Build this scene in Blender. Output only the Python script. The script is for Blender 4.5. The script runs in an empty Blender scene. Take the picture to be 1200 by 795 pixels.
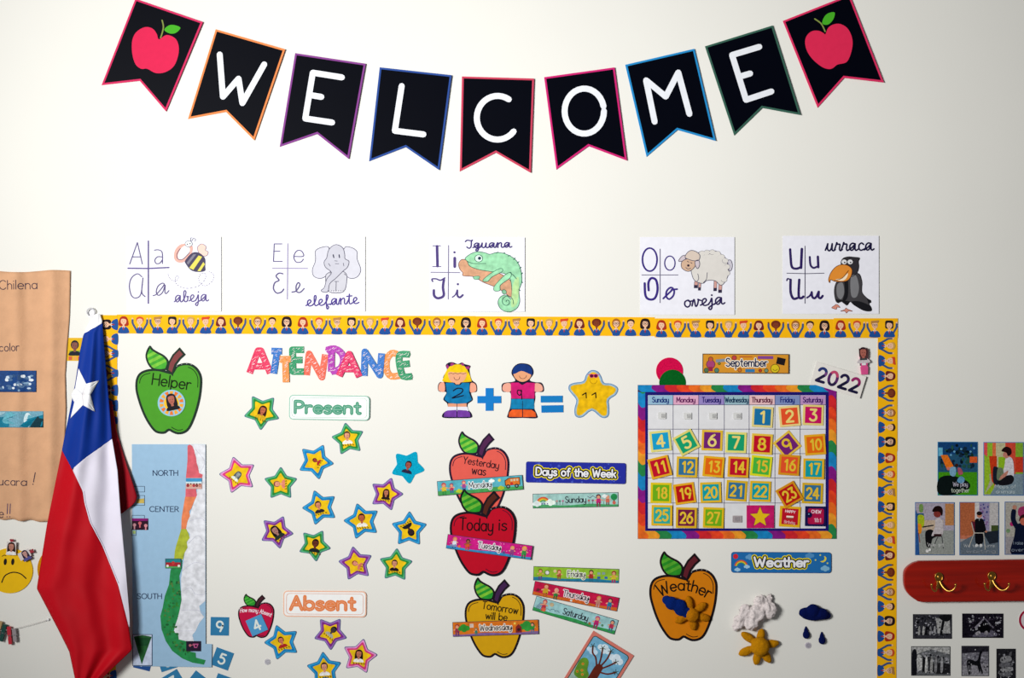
import bpy, bmesh, math, random
from math import sin, cos, pi, radians, hypot, atan2
from mathutils import Vector, noise
random.seed(7)
S = 0.0025            # metres per pixel of the 1200x795 picture, on the wall plane (wall front face is y = 0)
CX, CY, ZC, D = 600.0, 397.5, 1.75, 3.5
C = bpy.context.scene.collection
# ------------------------------------------------------------------ camera, world, light, exposure
cam = bpy.data.cameras.new('camera'); camo = bpy.data.objects.new('camera', cam); C.objects.link(camo)
camo.location = (0, -D, ZC); camo.rotation_euler = (pi / 2, 0, 0)
cam.sensor_fit = 'HORIZONTAL'; cam.sensor_width = 36; cam.lens = 36 * D / (1200 * S)
bpy.context.scene.camera = camo
w = bpy.data.worlds.new('room_world'); bpy.context.scene.world = w; w.use_nodes = True
w.node_tree.nodes['Background'].inputs[0].default_value = (0.95, 0.97, 1.0, 1)
w.node_tree.nodes['Background'].inputs[1].default_value = 0.105
def area(name, loc, target, size, size_y, power, col):
    l = bpy.data.lights.new(name, 'AREA'); l.shape = 'RECTANGLE'; l.size = size; l.size_y = size_y
    l.energy = power; l.color = col; l.spread = radians(90)      # daylight beam narrowed to fit the brightness falloff across the wall
    o = bpy.data.objects.new(name, l); C.objects.link(o); o.location = loc
    o.rotation_euler = (Vector(target) - Vector(loc)).to_track_quat('-Z', 'Y').to_euler()
    return o
area('window_daylight', (-2.4, -3.19, 2.3), (0.5, 0, 2.25), 1.1, 1.1, 64, (1.0, 0.99, 0.955))
vs = bpy.context.scene.view_settings
vs.view_transform = 'Standard'; vs.look = 'None'; vs.gamma = 1; vs.use_curve_mapping = False; vs.exposure = 0.0
# ------------------------------------------------------------------ helpers
def P(x, y, d=0.0):
    """point on the ray of pixel (x, y), d metres in front of the wall"""
    k = (D - d) / D
    return Vector(((x - CX) * S * k, -d, ZC - (y - CY) * S * k))
def lin(h):
    h = h.lstrip('#'); o = []
    for i in (0, 2, 4):
        c = int(h[i:i + 2], 16) / 255
        o.append(c / 12.92 if c <= .04045 else ((c + .055) / 1.055) ** 2.4)
    return o
MATS = {}
def mat(h, kind='paper'):
    key = (h, kind)
    if key in MATS: return MATS[key]
    m = bpy.data.materials.new(kind + '_' + h); m.use_nodes = True
    nt = m.node_tree; N = nt.nodes; L = nt.links; b = N['Principled BSDF']
    r, g, bl = lin(h)
    if kind not in ('wall', 'brass', 'metal') and min(r, g, bl) < .45: r, g, bl = [.9 * c ** 1.1 for c in (r, g, bl)]
    rough, var, bump, bs, spec, met, sc = {
        'paper': (.7, .03, 0, 900, .12, 0, 60), 'gloss': (.5, .04, 0, 900, .04, 0, 40), 'ink': (.7, .03, 0, 900, .1, 0, 80),
        'crayon': (.8, .28, .15, 700, .1, 0, 500), 'water': (.7, .2, 0, 900, .12, 0, 60), 'felt': (.95, .16, .9, 900, .05, 0, 300),
        'cloth': (.62, .04, .1, 1500, .15, 0, 12), 'kraft': (.75, .07, .4, 130, .15, 0, 22), 'wood': (.22, .3, .05, 60, .5, 0, 8),
        'brass': (.36, .1, .05, 100, .5, 1, 40), 'wall': (.7, .012, .06, 160, .25, 0, 2.2), 'plastic': (.35, .03, .02, 300, .4, 0, 50),
        'metal': (.25, .05, .02, 300, .5, 1, 50), 'photo': (.5, .22, 0, 300, .06, 0, 240), 'bwphoto': (.5, .5, 0, 300, .05, 0, 190)}[kind]
    tc = N.new('ShaderNodeTexCoord'); no = N.new('ShaderNodeTexNoise'); no.inputs['Scale'].default_value = sc
    no.inputs['Detail'].default_value = 4
    mp = N.new('ShaderNodeMapping')
    if kind == 'wood': mp.inputs['Scale'].default_value = (.35, 6, 6)
    L.new(tc.outputs['Object'], mp.inputs[0]); L.new(mp.outputs[0], no.inputs['Vector'])
    ra = N.new('ShaderNodeValToRGB')
    ra.color_ramp.elements[0].position = .3; ra.color_ramp.elements[1].position = .7
    a, z = 1 - var, 1 + var
    ra.color_ramp.elements[0].color = (r * a, g * a, bl * a, 1)
    ra.color_ramp.elements[1].color = (min(1, r * z + .3 * var * (kind == 'crayon')), min(1, g * z + .3 * var * (kind == 'crayon')), min(1, bl * z + .3 * var * (kind == 'crayon')), 1)
    L.new(no.outputs[0], ra.inputs[0]); L.new(ra.outputs[0], b.inputs['Base Color'])
    b.inputs['Roughness'].default_value = rough; b.inputs['Specular IOR Level'].default_value = spec
    b.inputs['Metallic'].default_value = met
    if bump:
        n2 = N.new('ShaderNodeTexNoise'); n2.inputs['Scale'].default_value = bs; n2.inputs['Detail'].default_value = 3
        L.new(tc.outputs['Object'], n2.inputs['Vector'])
        bu = N.new('ShaderNodeBump'); bu.inputs['Strength'].default_value = bump; bu.inputs['Distance'].default_value = .002
        L.new(n2.outputs[0], bu.inputs['Height']); L.new(bu.outputs[0], b.inputs['Normal'])
    MATS[key] = m
    return m
def smooth(p, closed=True, n=4):
    """Catmull-Rom through the points"""
    o = []; N = len(p); rng = range(N if closed else N - 1)
    for i in rng:
        if closed: a, b, c, d = p[i - 1], p[i], p[(i + 1) % N], p[(i + 2) % N]
        else: a, b, c, d = p[max(i - 1, 0)], p[i], p[i + 1], p[min(i + 2, N - 1)]
        for k in range(n):
            t = k / n
            o.append(tuple(.5 * (2 * b[j] + (c[j] - a[j]) * t + (2 * a[j] - 5 * b[j] + 4 * c[j] - d[j]) * t * t
                     + (3 * b[j] - a[j] - 3 * c[j] + d[j]) * t ** 3) for j in (0, 1)))
    if not closed: o.append(tuple(p[-1]))
    return o
def arc(cx, cy, rx, ry=None, a0=0, a1=360, n=18):
    ry = rx if ry is None else ry
    cnt = n if abs(a1 - a0) >= 360 else n + 1
    return [(cx + rx * cos(radians(a0 + (a1 - a0) * i / n)), cy + ry * sin(radians(a0 + (a1 - a0) * i / n))) for i in range(cnt)]
def rect(x0, y0, x1, y1): return [(x0, y0), (x1, y0), (x1, y1), (x0, y1)]
def crect(cx, cy, w_, h_): return rect(cx - w_ / 2, cy - h_ / 2, cx + w_ / 2, cy + h_ / 2)
def rrect(x0, y0, x1, y1, r):
    return (arc(x1 - r, y1 - r, r, r, 0, 90, 5) + arc(x0 + r, y1 - r, r, r, 90, 180, 5)
            + arc(x0 + r, y0 + r, r, r, 180, 270, 5) + arc(x1 - r, y0 + r, r, r, 270, 360, 5))
def inset(p, d):
    """move every vertex of a closed outline inwards by d"""
    ar = sum(p[i - 1][0] * p[i][1] - p[i][0] * p[i - 1][1] for i in range(len(p)))
    s = 1 if ar > 0 else -1; o = []; N = len(p)
    for i in range(N):
        a, b, c = p[i - 1], p[i], p[(i + 1) % N]
        u = (b[0] - a[0], b[1] - a[1]); v = (c[0] - b[0], c[1] - b[1])
        lu = hypot(*u) or 1e-6; lv = hypot(*v) or 1e-6
        n1 = (-u[1] / lu * s, u[0] / lu * s); n2 = (-v[1] / lv * s, v[0] / lv * s)
        m = (n1[0] + n2[0], n1[1] + n2[1]); q = 1 + n1[0] * n2[0] + n1[1] * n2[1]
        q = max(q, .45)
        o.append((b[0] + m[0] / q * d, b[1] + m[1] / q * d))
    return o
def rot(p, a, c=(0, 0)):
    ca, sa = cos(radians(a)), sin(radians(a))
    return [(c[0] + (x - c[0]) * ca - (y - c[1]) * sa, c[1] + (x - c[0]) * sa + (y - c[1]) * ca) for x, y in p]
def tr(p, dx, dy, s=1, sy=None):
    sy = s if sy is None else sy
    return [(x * s + dx, y * sy + dy) for x, y in p]
def star5(cx, cy, R, r, a=0):
    return [(cx + (R if i % 2 == 0 else r) * sin(radians(a + 36 * i)), cy - (R if i % 2 == 0 else r) * cos(radians(a + 36 * i))) for i in range(10)]
def zm(s, ox, oy):
    return lambda *p: [(ox + p[i] / s, oy + p[i + 1] / s) for i in range(0, len(p), 2)]

LIFT = .22   # mm between printed layers
class Thing:
    """one top-level thing: an Empty whose local x, -z axes are picture pixels (times S)"""
    def __init__(s, name, label, cat, cx, cy, ang=0, group=None, d=0.0, tilt=0, half=0, lean=0):
        s.cx, s.cy, s.ang, s.d = cx, cy, ang, d
        o = bpy.data.objects.new(name, None); C.objects.link(o); o.empty_display_size = .03
        o.location = P(cx, cy, 0) + Vector((0, -d / 1000 - sin(radians(tilt)) * half * S, 0))
        o.rotation_euler = (radians(lean), radians(ang), -radians(tilt))
        o['label'] = label; o['category'] = cat
        if group: o['group'] = group
        s.o = o; s.warp = None
    def L(s, pts):
        """picture pixels to local pixels"""
        return rot([(x - s.cx, y - s.cy) for x, y in pts], -s.ang)
    def part(s, name, kind='paper', parent=None, label=None): return Part(s, name, kind, parent, label)
class Part:
    def __init__(s, T, name, kind, parent, label):
        s.T, s.name, s.kind, s.parent, s.label = T, name, kind, parent or T.o, label
        s.v, s.f, s.m, s.mats = [], [], [], []
    def _mi(s, h, kind=None):
        m = mat(h, kind or s.kind)
        if m not in s.mats: s.mats.append(m)
        return s.mats.index(m)
    def _add(s, pts, d):
        b = len(s.v); wf = s.T.warp
        for x, y in pts: s.v.append((x * S, -(d + (wf(x, y) if wf else 0)) / 1000, -y * S))
        return b
    def poly(s, pts, col, k=0, kind=None):
        """flat printed shape, k = mm in front of the thing's back plane"""
        if s.T.warp:  pts = dens(pts)
        s.c = getattr(s, 'c', 0) + 1
        b = s._add(pts, k + s.c % 19 * .005); n = len(pts)     # neighbouring pieces of print never share a plane
        ar = sum(pts[i - 1][0] * pts[i][1] - pts[i][0] * pts[i - 1][1] for i in range(n))
        idx = list(range(b, b + n))
        if ar < 0: idx.reverse()
        s.f.append(idx); s.m.append(s._mi(col, kind)); return s
    def slab(s, pts, col, d0, d1, side=None, kind=None):
        n = len(pts)
        ar = sum(pts[i - 1][0] * pts[i][1] - pts[i][0] * pts[i - 1][1] for i in range(n))
        if ar < 0: pts = pts[::-1]
        a = s._add(pts, d1); b = s._add(pts, d0); mi = s._mi(col, kind); ms = s._mi(side or col, kind)
        s.f.append(list(range(a, a + n))); s.m.append(mi)
        s.f.append(list(range(b + n - 1, b - 1, -1))); s.m.append(ms)
        for i in range(n):
            j = (i + 1) % n
            s.f.append([a + j, a + i, b + i, b + j]); s.m.append(ms)
        return s
    def stroke(s, pts, wd, col, k=0, closed=False, thick=None, cap=True):
        """pen line of width wd with round ends and joins"""
        pts = [q for i, q in enumerate(pts) if i == 0 or hypot(q[0] - pts[i - 1][0], q[1] - pts[i - 1][1]) > 1e-3]
        if len(pts) == 1: return s.dot(pts[0][0], pts[0][1], wd / 2, col, k)
        h = wd / 2; N = len(pts)
        if closed and hypot(pts[0][0] - pts[-1][0], pts[0][1] - pts[-1][1]) < 1e-3: pts = pts[:-1]; N -= 1
        Lf, R = [], []
        for i in range(N):
            a = pts[i - 1] if (i or closed) else None; b = pts[i]; c = pts[(i + 1) % N] if (i < N - 1 or closed) else None
            u = ((b[0] - a[0]), (b[1] - a[1])) if a else ((c[0] - b[0]), (c[1] - b[1]))
            v = ((c[0] - b[0]), (c[1] - b[1])) if c else u
            lu, lv = hypot(*u) or 1e-6, hypot(*v) or 1e-6
            u = (u[0] / lu, u[1] / lu); v = (v[0] / lv, v[1] / lv)
            dt = u[0] * v[0] + u[1] * v[1]
            if dt < .55 and a and c:      # sharp corner: break the ribbon here, round it with a disc
                Lf.append(('c', b, u, v)); R.append(None); continue
            n = (-(u[1] + v[1]), u[0] + v[0]); q = hypot(*n) or 1e-6; sc = h / max(.6, q / 2) / q
            Lf.append((b[0] + n[0] * sc, b[1] + n[1] * sc)); R.append((b[0] - n[0] * sc, b[1] - n[1] * sc))
        def side(i, into):
            if R[i] is not None: return Lf[i], R[i]
            _, b, u, v = Lf[i]; t = u if into else v
            return (b[0] - t[1] * h, b[1] + t[0] * h), (b[0] + t[1] * h, b[1] - t[0] * h)
        for i in range(N if closed else N - 1):
            j = (i + 1) % N
            l0, r0 = side(i, False); l1, r1 = side(j, True)
            q = [l0, l1, r1, r0]
            if thick: s.c = getattr(s, 'c', 0) + 1; s.slab(q, col, thick[0], thick[1] + .02 * (s.c % 19))
            else: s.poly(q, col, k)
        for i in range(N):
            if R[i] is None or (thick and 0 < i < N - 1) or (cap and not closed and i in (0, N - 1) and wd > .5):
                b = pts[i]
                if thick: s.c = getattr(s, 'c', 0) + 1; s.slab(arc(b[0], b[1], h, h, 0, 360, 10), col, thick[0], thick[1] + .02 * (s.c % 19))
                else: s.poly(arc(b[0], b[1], h, h, 0, 360, 8), col, k + .005)
        return s
    def dot(s, x, y, r, col, k=0, ry=None): return s.poly(arc(x, y, r, ry or r, 0, 360, 12), col, k)
    def text(s, t, x, y, h, wd, col, k=0, ang=0, align='c', sx=1, slant=0, track=0, font=None, fit=None, curve=0):
        """lettering drawn with a pen; (x, y) = baseline anchor in local pixels, h = capital height"""
        F = font or GLYPH; sc = h / 10.0; total = 0; its = []
        for ch in t:
            adv, st = F.get(ch) or GLYPH.get(ch, (5, []))
            its.append((total, st)); total += adv + track
        total -= 2 + track
        if fit: sx = fit / (total * sc)
        off = {'c': -total / 2, 'l': 0, 'r': -total}[align]
        for ox, st in its:
            for g in st:
                p = []
                for gx, gy in g:
                    X = (ox + off + gx + slant * gy) * sc * sx; Y = -gy * sc
                    if curve:
                        th = X / curve; X, Y = (curve - Y) * sin(th), Y + curve * (1 - cos(th))
                    p.append((X, Y))
                p = tr(rot(p, ang), x, y)
                s.stroke(p, wd, col, k) if len(p) > 1 else s.dot(p[0][0], p[0][1], wd * .65, col, k)
        return s
    def done(s):
        me = bpy.data.meshes.new(s.name); me.from_pydata(s.v, [], s.f)
        for m in s.mats: me.materials.append(m)
        me.polygons.foreach_set('material_index', s.m); me.update()
        o = bpy.data.objects.new(s.name, me); C.objects.link(o); o.parent = s.parent
        if s.label: o['label'] = s.label
        return o
def dens(pts, step=3.0):
    o = []
    for i in range(len(pts)):
        a, b = pts[i], pts[(i + 1) % len(pts)]; n = max(1, int(hypot(b[0] - a[0], b[1] - a[1]) / step))
        for k in range(n): o.append((a[0] + (b[0] - a[0]) * k / n, a[1] + (b[1] - a[1]) * k / n))
    return o
def mesh_obj(name, verts, faces, m, parent=None, shade=True):
    me = bpy.data.meshes.new(name); me.from_pydata([tuple(v) for v in verts], [], faces); me.materials.append(m)
    if shade: me.polygons.foreach_set('use_smooth', [True] * len(me.polygons))
    me.update(); o = bpy.data.objects.new(name, me); C.objects.link(o)
    if parent: o.parent = parent
    return o
def tube(name, pts, rad, m, parent=None, seg=10, n=5):
    """swept tube through 3-D points; rad a number or a list"""
    V = [Vector(p) for p in pts]; R = rad if isinstance(rad, (list, tuple)) else [rad] * len(V)
    path, rr = [], []
    for i in range(len(V) - 1):
        a, b, c, d = V[max(i - 1, 0)], V[i], V[i + 1], V[min(i + 2, len(V) - 1)]
        for k in range(n):
            t = k / n
            path.append(.5 * (2 * b + (c - a) * t + (2 * a - 5 * b + 4 * c - d) * t * t + (3 * b - a - 3 * c + d) * t ** 3))
            rr.append(R[i] + (R[i + 1] - R[i]) * t)
    path.append(V[-1]); rr.append(R[-1])
    vs_, fs = [], []; up = Vector((0, 1, 0))
    for i, p in enumerate(path):
        t = (path[min(i + 1, len(path) - 1)] - path[max(i - 1, 0)]).normalized()
        x = t.cross(up)
        if x.length < .05: x = t.cross(Vector((1, 0, 0)))
        x.normalize(); y = x.cross(t)
        for k in range(seg): vs_.append(p + rr[i] * (cos(2 * pi * k / seg) * x + sin(2 * pi * k / seg) * y))
    for i in range(len(path) - 1):
        for k in range(seg):
            a = i * seg + k; b = i * seg + (k + 1) % seg
            fs.append([a, b, b + seg, a + seg])
    fs.append(list(range(seg))[::-1]); fs.append([(len(path) - 1) * seg + k for k in range(seg)])
    return mesh_obj(name, vs_, fs, m, parent)
def blob(name, balls, m, parent, voxel=.0018, lump=.0009, freq=90):
    """felt body: ellipsoids (x, z, y, rx, rz, ry) in metres fused by a voxel remesh, with a lumpy skin"""
    bm = bmesh.new()
    for (x, z, y, rx, rz, ry, a) in balls:
        g = bmesh.ops.create_icosphere(bm, subdivisions=3, radius=1)
        for v in g['verts']:
            q = Vector((v.co.x * rx, v.co.y * ry, v.co.z * rz))
            ca, sa = cos(radians(a)), sin(radians(a))
            q = Vector((q.x * ca + q.z * sa, q.y, -q.x * sa + q.z * ca))
            v.co = q + Vector((x, y, z))
    me = bpy.data.meshes.new(name); bm.to_mesh(me); bm.free(); me.materials.append(m)
    o = bpy.data.objects.new(name, me); C.objects.link(o)
    md = o.modifiers.new('fuse', 'REMESH'); md.mode = 'VOXEL'; md.voxel_size = voxel; md.use_smooth_shade = True
    md2 = o.modifiers.new('soften', 'SMOOTH'); md2.iterations = 3; md2.factor = .5
    dg = bpy.context.evaluated_depsgraph_get(); ev = o.evaluated_get(dg)
    m2 = bpy.data.meshes.new_from_object(ev); o.modifiers.clear(); o.data = m2; m2.name = name
    for v in m2.vertices:
        nv = noise.noise(v.co * freq) + .5 * noise.noise(v.co * freq * 2.3)
        v.co += v.normal * nv * lump
    m2.polygons.foreach_set('use_smooth', [True] * len(m2.polygons)); m2.update()
    o.parent = parent
    return o
# ------------------------------------------------------------------ pen lettering
A_ = arc
GLYPH = {
 'A': (9.5, [[(0, 0), (3.8, 10), (7.5, 0)], [(1.4, 3.6), (6.2, 3.6)]]),
 'B': (8.5, [[(0, 0), (0, 10)] + A_(2.5, 7.6, 2.9, 2.4, 90, -90, 10) + [(0, 5.2)], A_(3, 2.6, 3.4, 2.6, 90, -90, 10) + [(0, 0)]]),
 'C': (9.8, [A_(4.4, 5, 4.4, 5, 45, 318, 20)]),
 'D': (9.5, [[(0, 0), (0, 10), (2, 10)] + A_(2.5, 5, 5, 5, 90, -90, 14) + [(0, 0)]]),
 'E': (7.8, [[(5.6, 10), (0, 10), (0, 0), (5.8, 0)], [(0, 5.2), (4.8, 5.2)]]),
 'F': (7.2, [[(5.4, 10), (0, 10), (0, 0)], [(0, 5.2), (4.4, 5.2)]]),
 'H': (9, [[(0, 0), (0, 10)], [(7, 0), (7, 10)], [(0, 5.2), (7, 5.2)]]),
 'I': (2.6, [[(0.2, 0), (0.2, 10)]]),
 'M': (11, [[(0, 0), (0.6, 10), (4.5, 2.5), (8.4, 10), (9, 0)]]),
 'N': (9.4, [[(0, 0), (0, 10), (7.2, 0), (7.2, 10)]]),
 'O': (11, [A_(4.6, 5, 4.6, 5, 90, 450, 22) + [(4.6, 10)]]),
 'P': (8, [[(0, 0), (0, 10)] + A_(2.6, 7.3, 3.2, 2.7, 90, -90, 10) + [(0, 4.6)]]),
 'R': (8.6, [[(0, 0), (0, 10)] + A_(2.6, 7.4, 3.2, 2.6, 90, -90, 10) + [(0, 4.8)], [(2.6, 4.8), (6.4, 0)]]),
 'S': (8, [smooth([(5.9, 8.7), (4.4, 9.9), (2, 9.9), (.4, 8.4), (1, 6.3), (4.6, 4.6), (6.1, 2.8), (5.2, .7), (2.8, 0), (0, 1.4)], False, 3)]),
 'T': (8.6, [[(0, 10), (6.8, 10)], [(3.4, 10), (3.4, 0)]]),
 'U': (9.2, [[(0, 10), (0, 3.4)] + A_(3.5, 3.4, 3.5, 3.4, 180, 360, 10) + [(7, 10)]]),
 'W': (12.4, [[(0, 10), (2.6, 0), (5.2, 8), (7.8, 0), (10.4, 10)]]),
 'Y': (8.8, [[(0, 10), (3.5, 4.8), (7, 10)], [(3.5, 4.8), (3.5, 0)]]),
 'V': (9, [[(0, 10), (3.5, 0), (7, 10)]]),
 'a': (8, [A_(3, 3.1, 3, 3.1, 40, 400, 16), [(6, 6.2), (6, 0)]]),
 'b': (8, [[(0, 10), (0, 0)], A_(3, 3.1, 3, 3.1, 180, 540, 16)]),
 'c': (7.4, [A_(3, 3.1, 3, 3.1, 45, 315, 14)]),
 'd': (8, [A_(3, 3.1, 3, 3.1, 0, 360, 16), [(6, 10), (6, 0)]]),
 'e': (7.8, [[(.1, 3.2), (5.9, 3.2)] + A_(3, 3.1, 3, 3.1, 5, 318, 14)]),
 'f': (5.8, [smooth([(4.4, 9.4), (3.2, 10), (1.8, 9), (1.6, 6), (1.6, 0)], False, 3), [(0, 6.2), (3.8, 6.2)]]),
 'g': (8, [A_(3, 3.1, 3, 3.1, 0, 360, 16), [(6, 6.2)] + A_(3.2, -.8, 2.8, 2.4, 0, -150, 8)]),
 'h': (7.6, [[(0, 10), (0, 0)], [(0, 3.6)] + A_(2.7, 3.6, 2.7, 2.6, 180, 0, 10) + [(5.4, 0)]]),
 'i': (2.6, [[(.3, 6.2), (.3, 0)], [(.3, 8.8)]]),
 'j': (4.4, [[(2, 6.2)] + A_(.2, -.8, 1.8, 2.2, 0, -110, 6), [(2, 8.8)]]),
 'k': (7, [[(0, 10), (0, 0)], [(4.8, 6.2), (.2, 2.8)], [(1.8, 4), (5, 0)]]),
 'l': (2.6, [[(.3, 10), (.3, 0)]]),
 'm': (11, [[(0, 6.2), (0, 0)], [(0, 3.8)] + A_(2.2, 3.8, 2.2, 2.4, 180, 0, 8) + [(4.4, 0)], [(4.4, 3.8)] + A_(6.6, 3.8, 2.2, 2.4, 180, 0, 8) + [(8.8, 0)]]),
 'n': (7.6, [[(0, 6.2), (0, 0)], [(0, 3.6)] + A_(2.7, 3.6, 2.7, 2.6, 180, 0, 10) + [(5.4, 0)]]),
 'o': (8, [A_(3, 3.1, 3, 3.1, 90, 450, 16) + [(3, 6.2)]]),
 'p': (8, [[(0, 6.2), (0, -3.4)], A_(3, 3.1, 3, 3.1, 180, 540, 16)]),
 'r': (5.8, [[(0, 6.2), (0, 0)], [(0, 3.4)] + A_(2.6, 3.6, 2.6, 2.6, 175, 60, 6)]),
 's': (6.4, [smooth([(4.2, 5.4), (2.4, 6.2), (.5, 5.3), (.8, 3.8), (3.6, 2.6), (4.4, 1.3), (3, .1), (1.2, 0), (0, .9)], False, 3)]),
 't': (5.8, [[(1.8, 9), (1.8, 1.4), (2.6, .2), (4, .2)], [(0, 6.2), (3.8, 6.2)]]),
 'u': (7.6, [[(0, 6.2), (0, 2.6)] + A_(2.7, 2.6, 2.7, 2.6, 180, 360, 10) + [(5.4, 6.2), (5.4, 0)]]),
 'v': (7, [[(0, 6.2), (2.5, 0), (5, 6.2)]]),
 'w': (9.6, [[(0, 6.2), (1.9, 0), (3.8, 5.6), (5.7, 0), (7.6, 6.2)]]),
 'y': (7.6, [[(0, 6.2), (0, 2.9)] + A_(2.7, 2.9, 2.7, 2.7, 180, 360, 10), [(5.4, 6.2)] + A_(2.7, -.8, 2.7, 2.4, 0, -140, 8)]),
 ' ': (5, []), '!': (3, [[(.3, 10), (.3, 3)], [(.3, .2)]]), ':': (3, [[(.3, 5.6)], [(.3, .6)]]),
 '0': (8.4, [A_(3.2, 5, 3.2, 5, 90, 450, 18) + [(3.2, 10)]]),
 '1': (5, [[(.2, 8), (2.6, 10), (2.6, 0)]]),
 '2': (8, [A_(3, 7.1, 2.9, 2.9, 165, -35, 12) + [(0, 0), (6, 0)]]),
 '3': (8, [[(.6, 10), (5.6, 10), (2.8, 6)] + A_(2.8, 3, 3.1, 3, 85, -150, 12)]),
 '4': (8.2, [[(4.6, 0), (4.6, 10), (0, 3), (6.4, 3)]]),
 '5': (8, [[(5.4, 10), (1.2, 10), (.8, 6)] + A_(2.8, 3.2, 3.2, 3.2, 110, -145, 12)]),
 '6': (8, [[(5, 10), (2.6, 8.4), (.6, 5.4)] + A_(3.1, 3.1, 3.1, 3.1, 150, 510, 16)]),
 '7': (7.8, [[(0, 10), (5.8, 10), (2, 0)]]),
 '8': (8, [A_(3, 7.6, 2.4, 2.4, 270, 630, 14), A_(3, 2.7, 3, 2.7, 90, 450, 14)]),
 '9': (8, [A_(3.1, 6.9, 3.1, 3.1, 0, 360, 16), [(6.2, 6.9), (5.6, 4), (3.6, 0)]]),
}
def cur(*p): return smooth([(p[i], p[i + 1]) for i in range(0, len(p), 2)], False, 4)
CURSIVE = {
 'a': (7.6, [cur(-1, .3, 2, 2.4, 4.6, 5.4, 2.6, 6.2, .6, 4.4, .4, 1.6, 1.8, .1, 3.6, 1.4, 5, 5.8, 4.8, 1.4, 5.8, 0, 7.4, 1)]),
 'b': (6.6, [cur(-1, .3, 1.6, 4, 3, 9, 1.8, 10.4, .9, 8.4, .9, 2, 2, 0, 4, .8, 4.6, 3.6, 3.6, 5, 5.6, 4.6)]),
 'c': (6.2, [cur(4.7, 5, 3, 6.3, .9, 4.8, .7, 1.6, 2.4, 0, 5.8, 1.4)]),
 'e': (6, [cur(-1, .6, 2, 2.4, 3.9, 4.6, 2.9, 6.3, 1, 5, .7, 1.6, 2.6, 0, 5.6, 1)]),
 'f': (6, [cur(-1, .6, 1.8, 4.4, 3.4, 9, 2.4, 10.4, 1.6, 8, 1.5, -2, 2.3, -4, 3.4, -2, 1.8, .3, 5.4, 1)]),
 'g': (7.2, [cur(-1, .3, 2, 2.4, 4.6, 5.4, 2.6, 6.2, .6, 4.4, .6, 1.6, 2, .2, 3.6, 1.4, 5, 5.8, 4.4, -2, 2.8, -4, 1.8, -2.6, 4, -.6, 6.8, 1)]),
 'i': (4.2, [cur(-1, .6, .8, 3, 1.9, 6, 1.6, 1.6, 2.4, 0, 4, 1), [(2.1, 8.8)]]),
 'j': (4.6, [cur(-1, .6, .8, 3, 2.2, 6, 1.7, -2, .4, -4, -.8, -2.6, 1, -.8, 4.4, 1), [(2.4, 8.8)]]),
 'l': (4.6, [cur(-1, .6, 1.6, 4, 2.9, 9, 2, 10.4, 1.1, 8.4, 1.1, 2, 2.2, 0, 4.4, 1)]),
 'n': (7.6, [cur(-1, .6, .4, 5, 1.2, 6, 1.2, 0, 1.4, 3.6, 3.6, 6.2, 4.8, 5, 4.6, 1.4, 5.6, 0, 7.4, 1)]),
 'o': (7, [cur(3.4, 6.2, 1, 5, .6, 2, 2.4, 0, 4.6, 1.6, 4.8, 4.6, 3.4, 6.2, 4.4, 4.9, 6.6, 5.2)]),
 'q': (7.6, [cur(-1, .3, 2, 2.4, 4.6, 5.4, 2.6, 6.2, .6, 4.4, .6, 1.6, 2, .2, 3.6, 1.4, 5, 5.8, 4.8, -3, 6, -1, 7.2, 1)]),
 'r': (6, [cur(-1, .6, .6, 5, 1.2, 7, 1.8, 5.6, 3.8, 5.4, 3.4, 1.6, 4.2, 0, 5.8, 1)]),
 't': (4.8, [cur(-1, .6, 1.2, 5, 2, 10, 1.4, 2, 2.4, 0, 4.6, 1), [(-.6, 7.8), (4.2, 8.1)]]),
 'u': (7.8, [cur(-1, .6, .4, 4, 1.2, 6.2, .8, 2, 2.2, 0, 4, 1.8, 5, 6.2, 4.8, 1.4, 5.8, 0, 7.6, 1)]),
 'v': (6.6, [cur(-1, .6, .4, 5.4, 1.2, 5.8, 1.8, .2, 3.2, 1.2, 4.4, 5.6, 4, 6, 6.4, 4.8)]),
 'I': (7.4, [cur(-1, 8.4, 1, 10.2, 4.4, 9.4, 6, 10.2, 5, 8.4, 4.6, 2, 2.6, -.4, .4, 1.4)]),
}
# ------------------------------------------------------------------ the setting
def wall():
    v, f = [], []
    x0, x1, z0, z1, th = -3.2, 3.2, 0.0, 3.3, .14
    for y in (0, th): v += [(x0, y, z0), (x1, y, z0), (x1, y, z1), (x0, y, z1)]
    f = [[0, 1, 2, 3], [7, 6, 5, 4], [1, 0, 4, 5], [2, 1, 5, 6], [3, 2, 6, 7], [0, 3, 7, 4]]
    o = mesh_obj('wall_back', v, f, mat('e2e1dc', 'wall'), None, False); o['kind'] = 'structure'
    return o
wall()
W_, NAVY, INK = 'eeeeee', '0c1226', '2a2350'
# ------------------------------------------------------------------ welcome bunting
def pennant(name, label, quad, edge, draw):
    cx = sum(p[0] for p in quad) / 5; cy = sum(p[1] for p in quad) / 5
    ang = math.degrees(atan2(quad[1][1] - quad[0][1], quad[1][0] - quad[0][0]))
    T = Thing(name, label, 'pennant', cx, cy, ang, 'welcome bunting pennants', 0, 1.1, 42)
    q = T.L(quad)
    T.part('backing').slab(q, edge, 0, 1.4).done()
    T.part('face', 'gloss').slab(inset(q, 2.3), '030614', 1.4, 2.0).done()
    draw(T)
def letter(strokes, wd=7.0):
    def f(T):
        p = T.part('letter', 'gloss')
        for i, s in enumerate(strokes):
            s = T.L(s); cl = hypot(s[0][0] - s[-1][0], s[0][1] - s[-1][1]) < .2
            p.stroke(s, wd, 'dfe2ea', 2.35 + .02 * i, closed=cl)
        p.done()
    return f
z1 = zm(3.973, 100, 0); z2 = zm(4.615, 400, 60); z3 = zm(5, 620, 50); z4 = zm(4.967, 820, 0)
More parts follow.
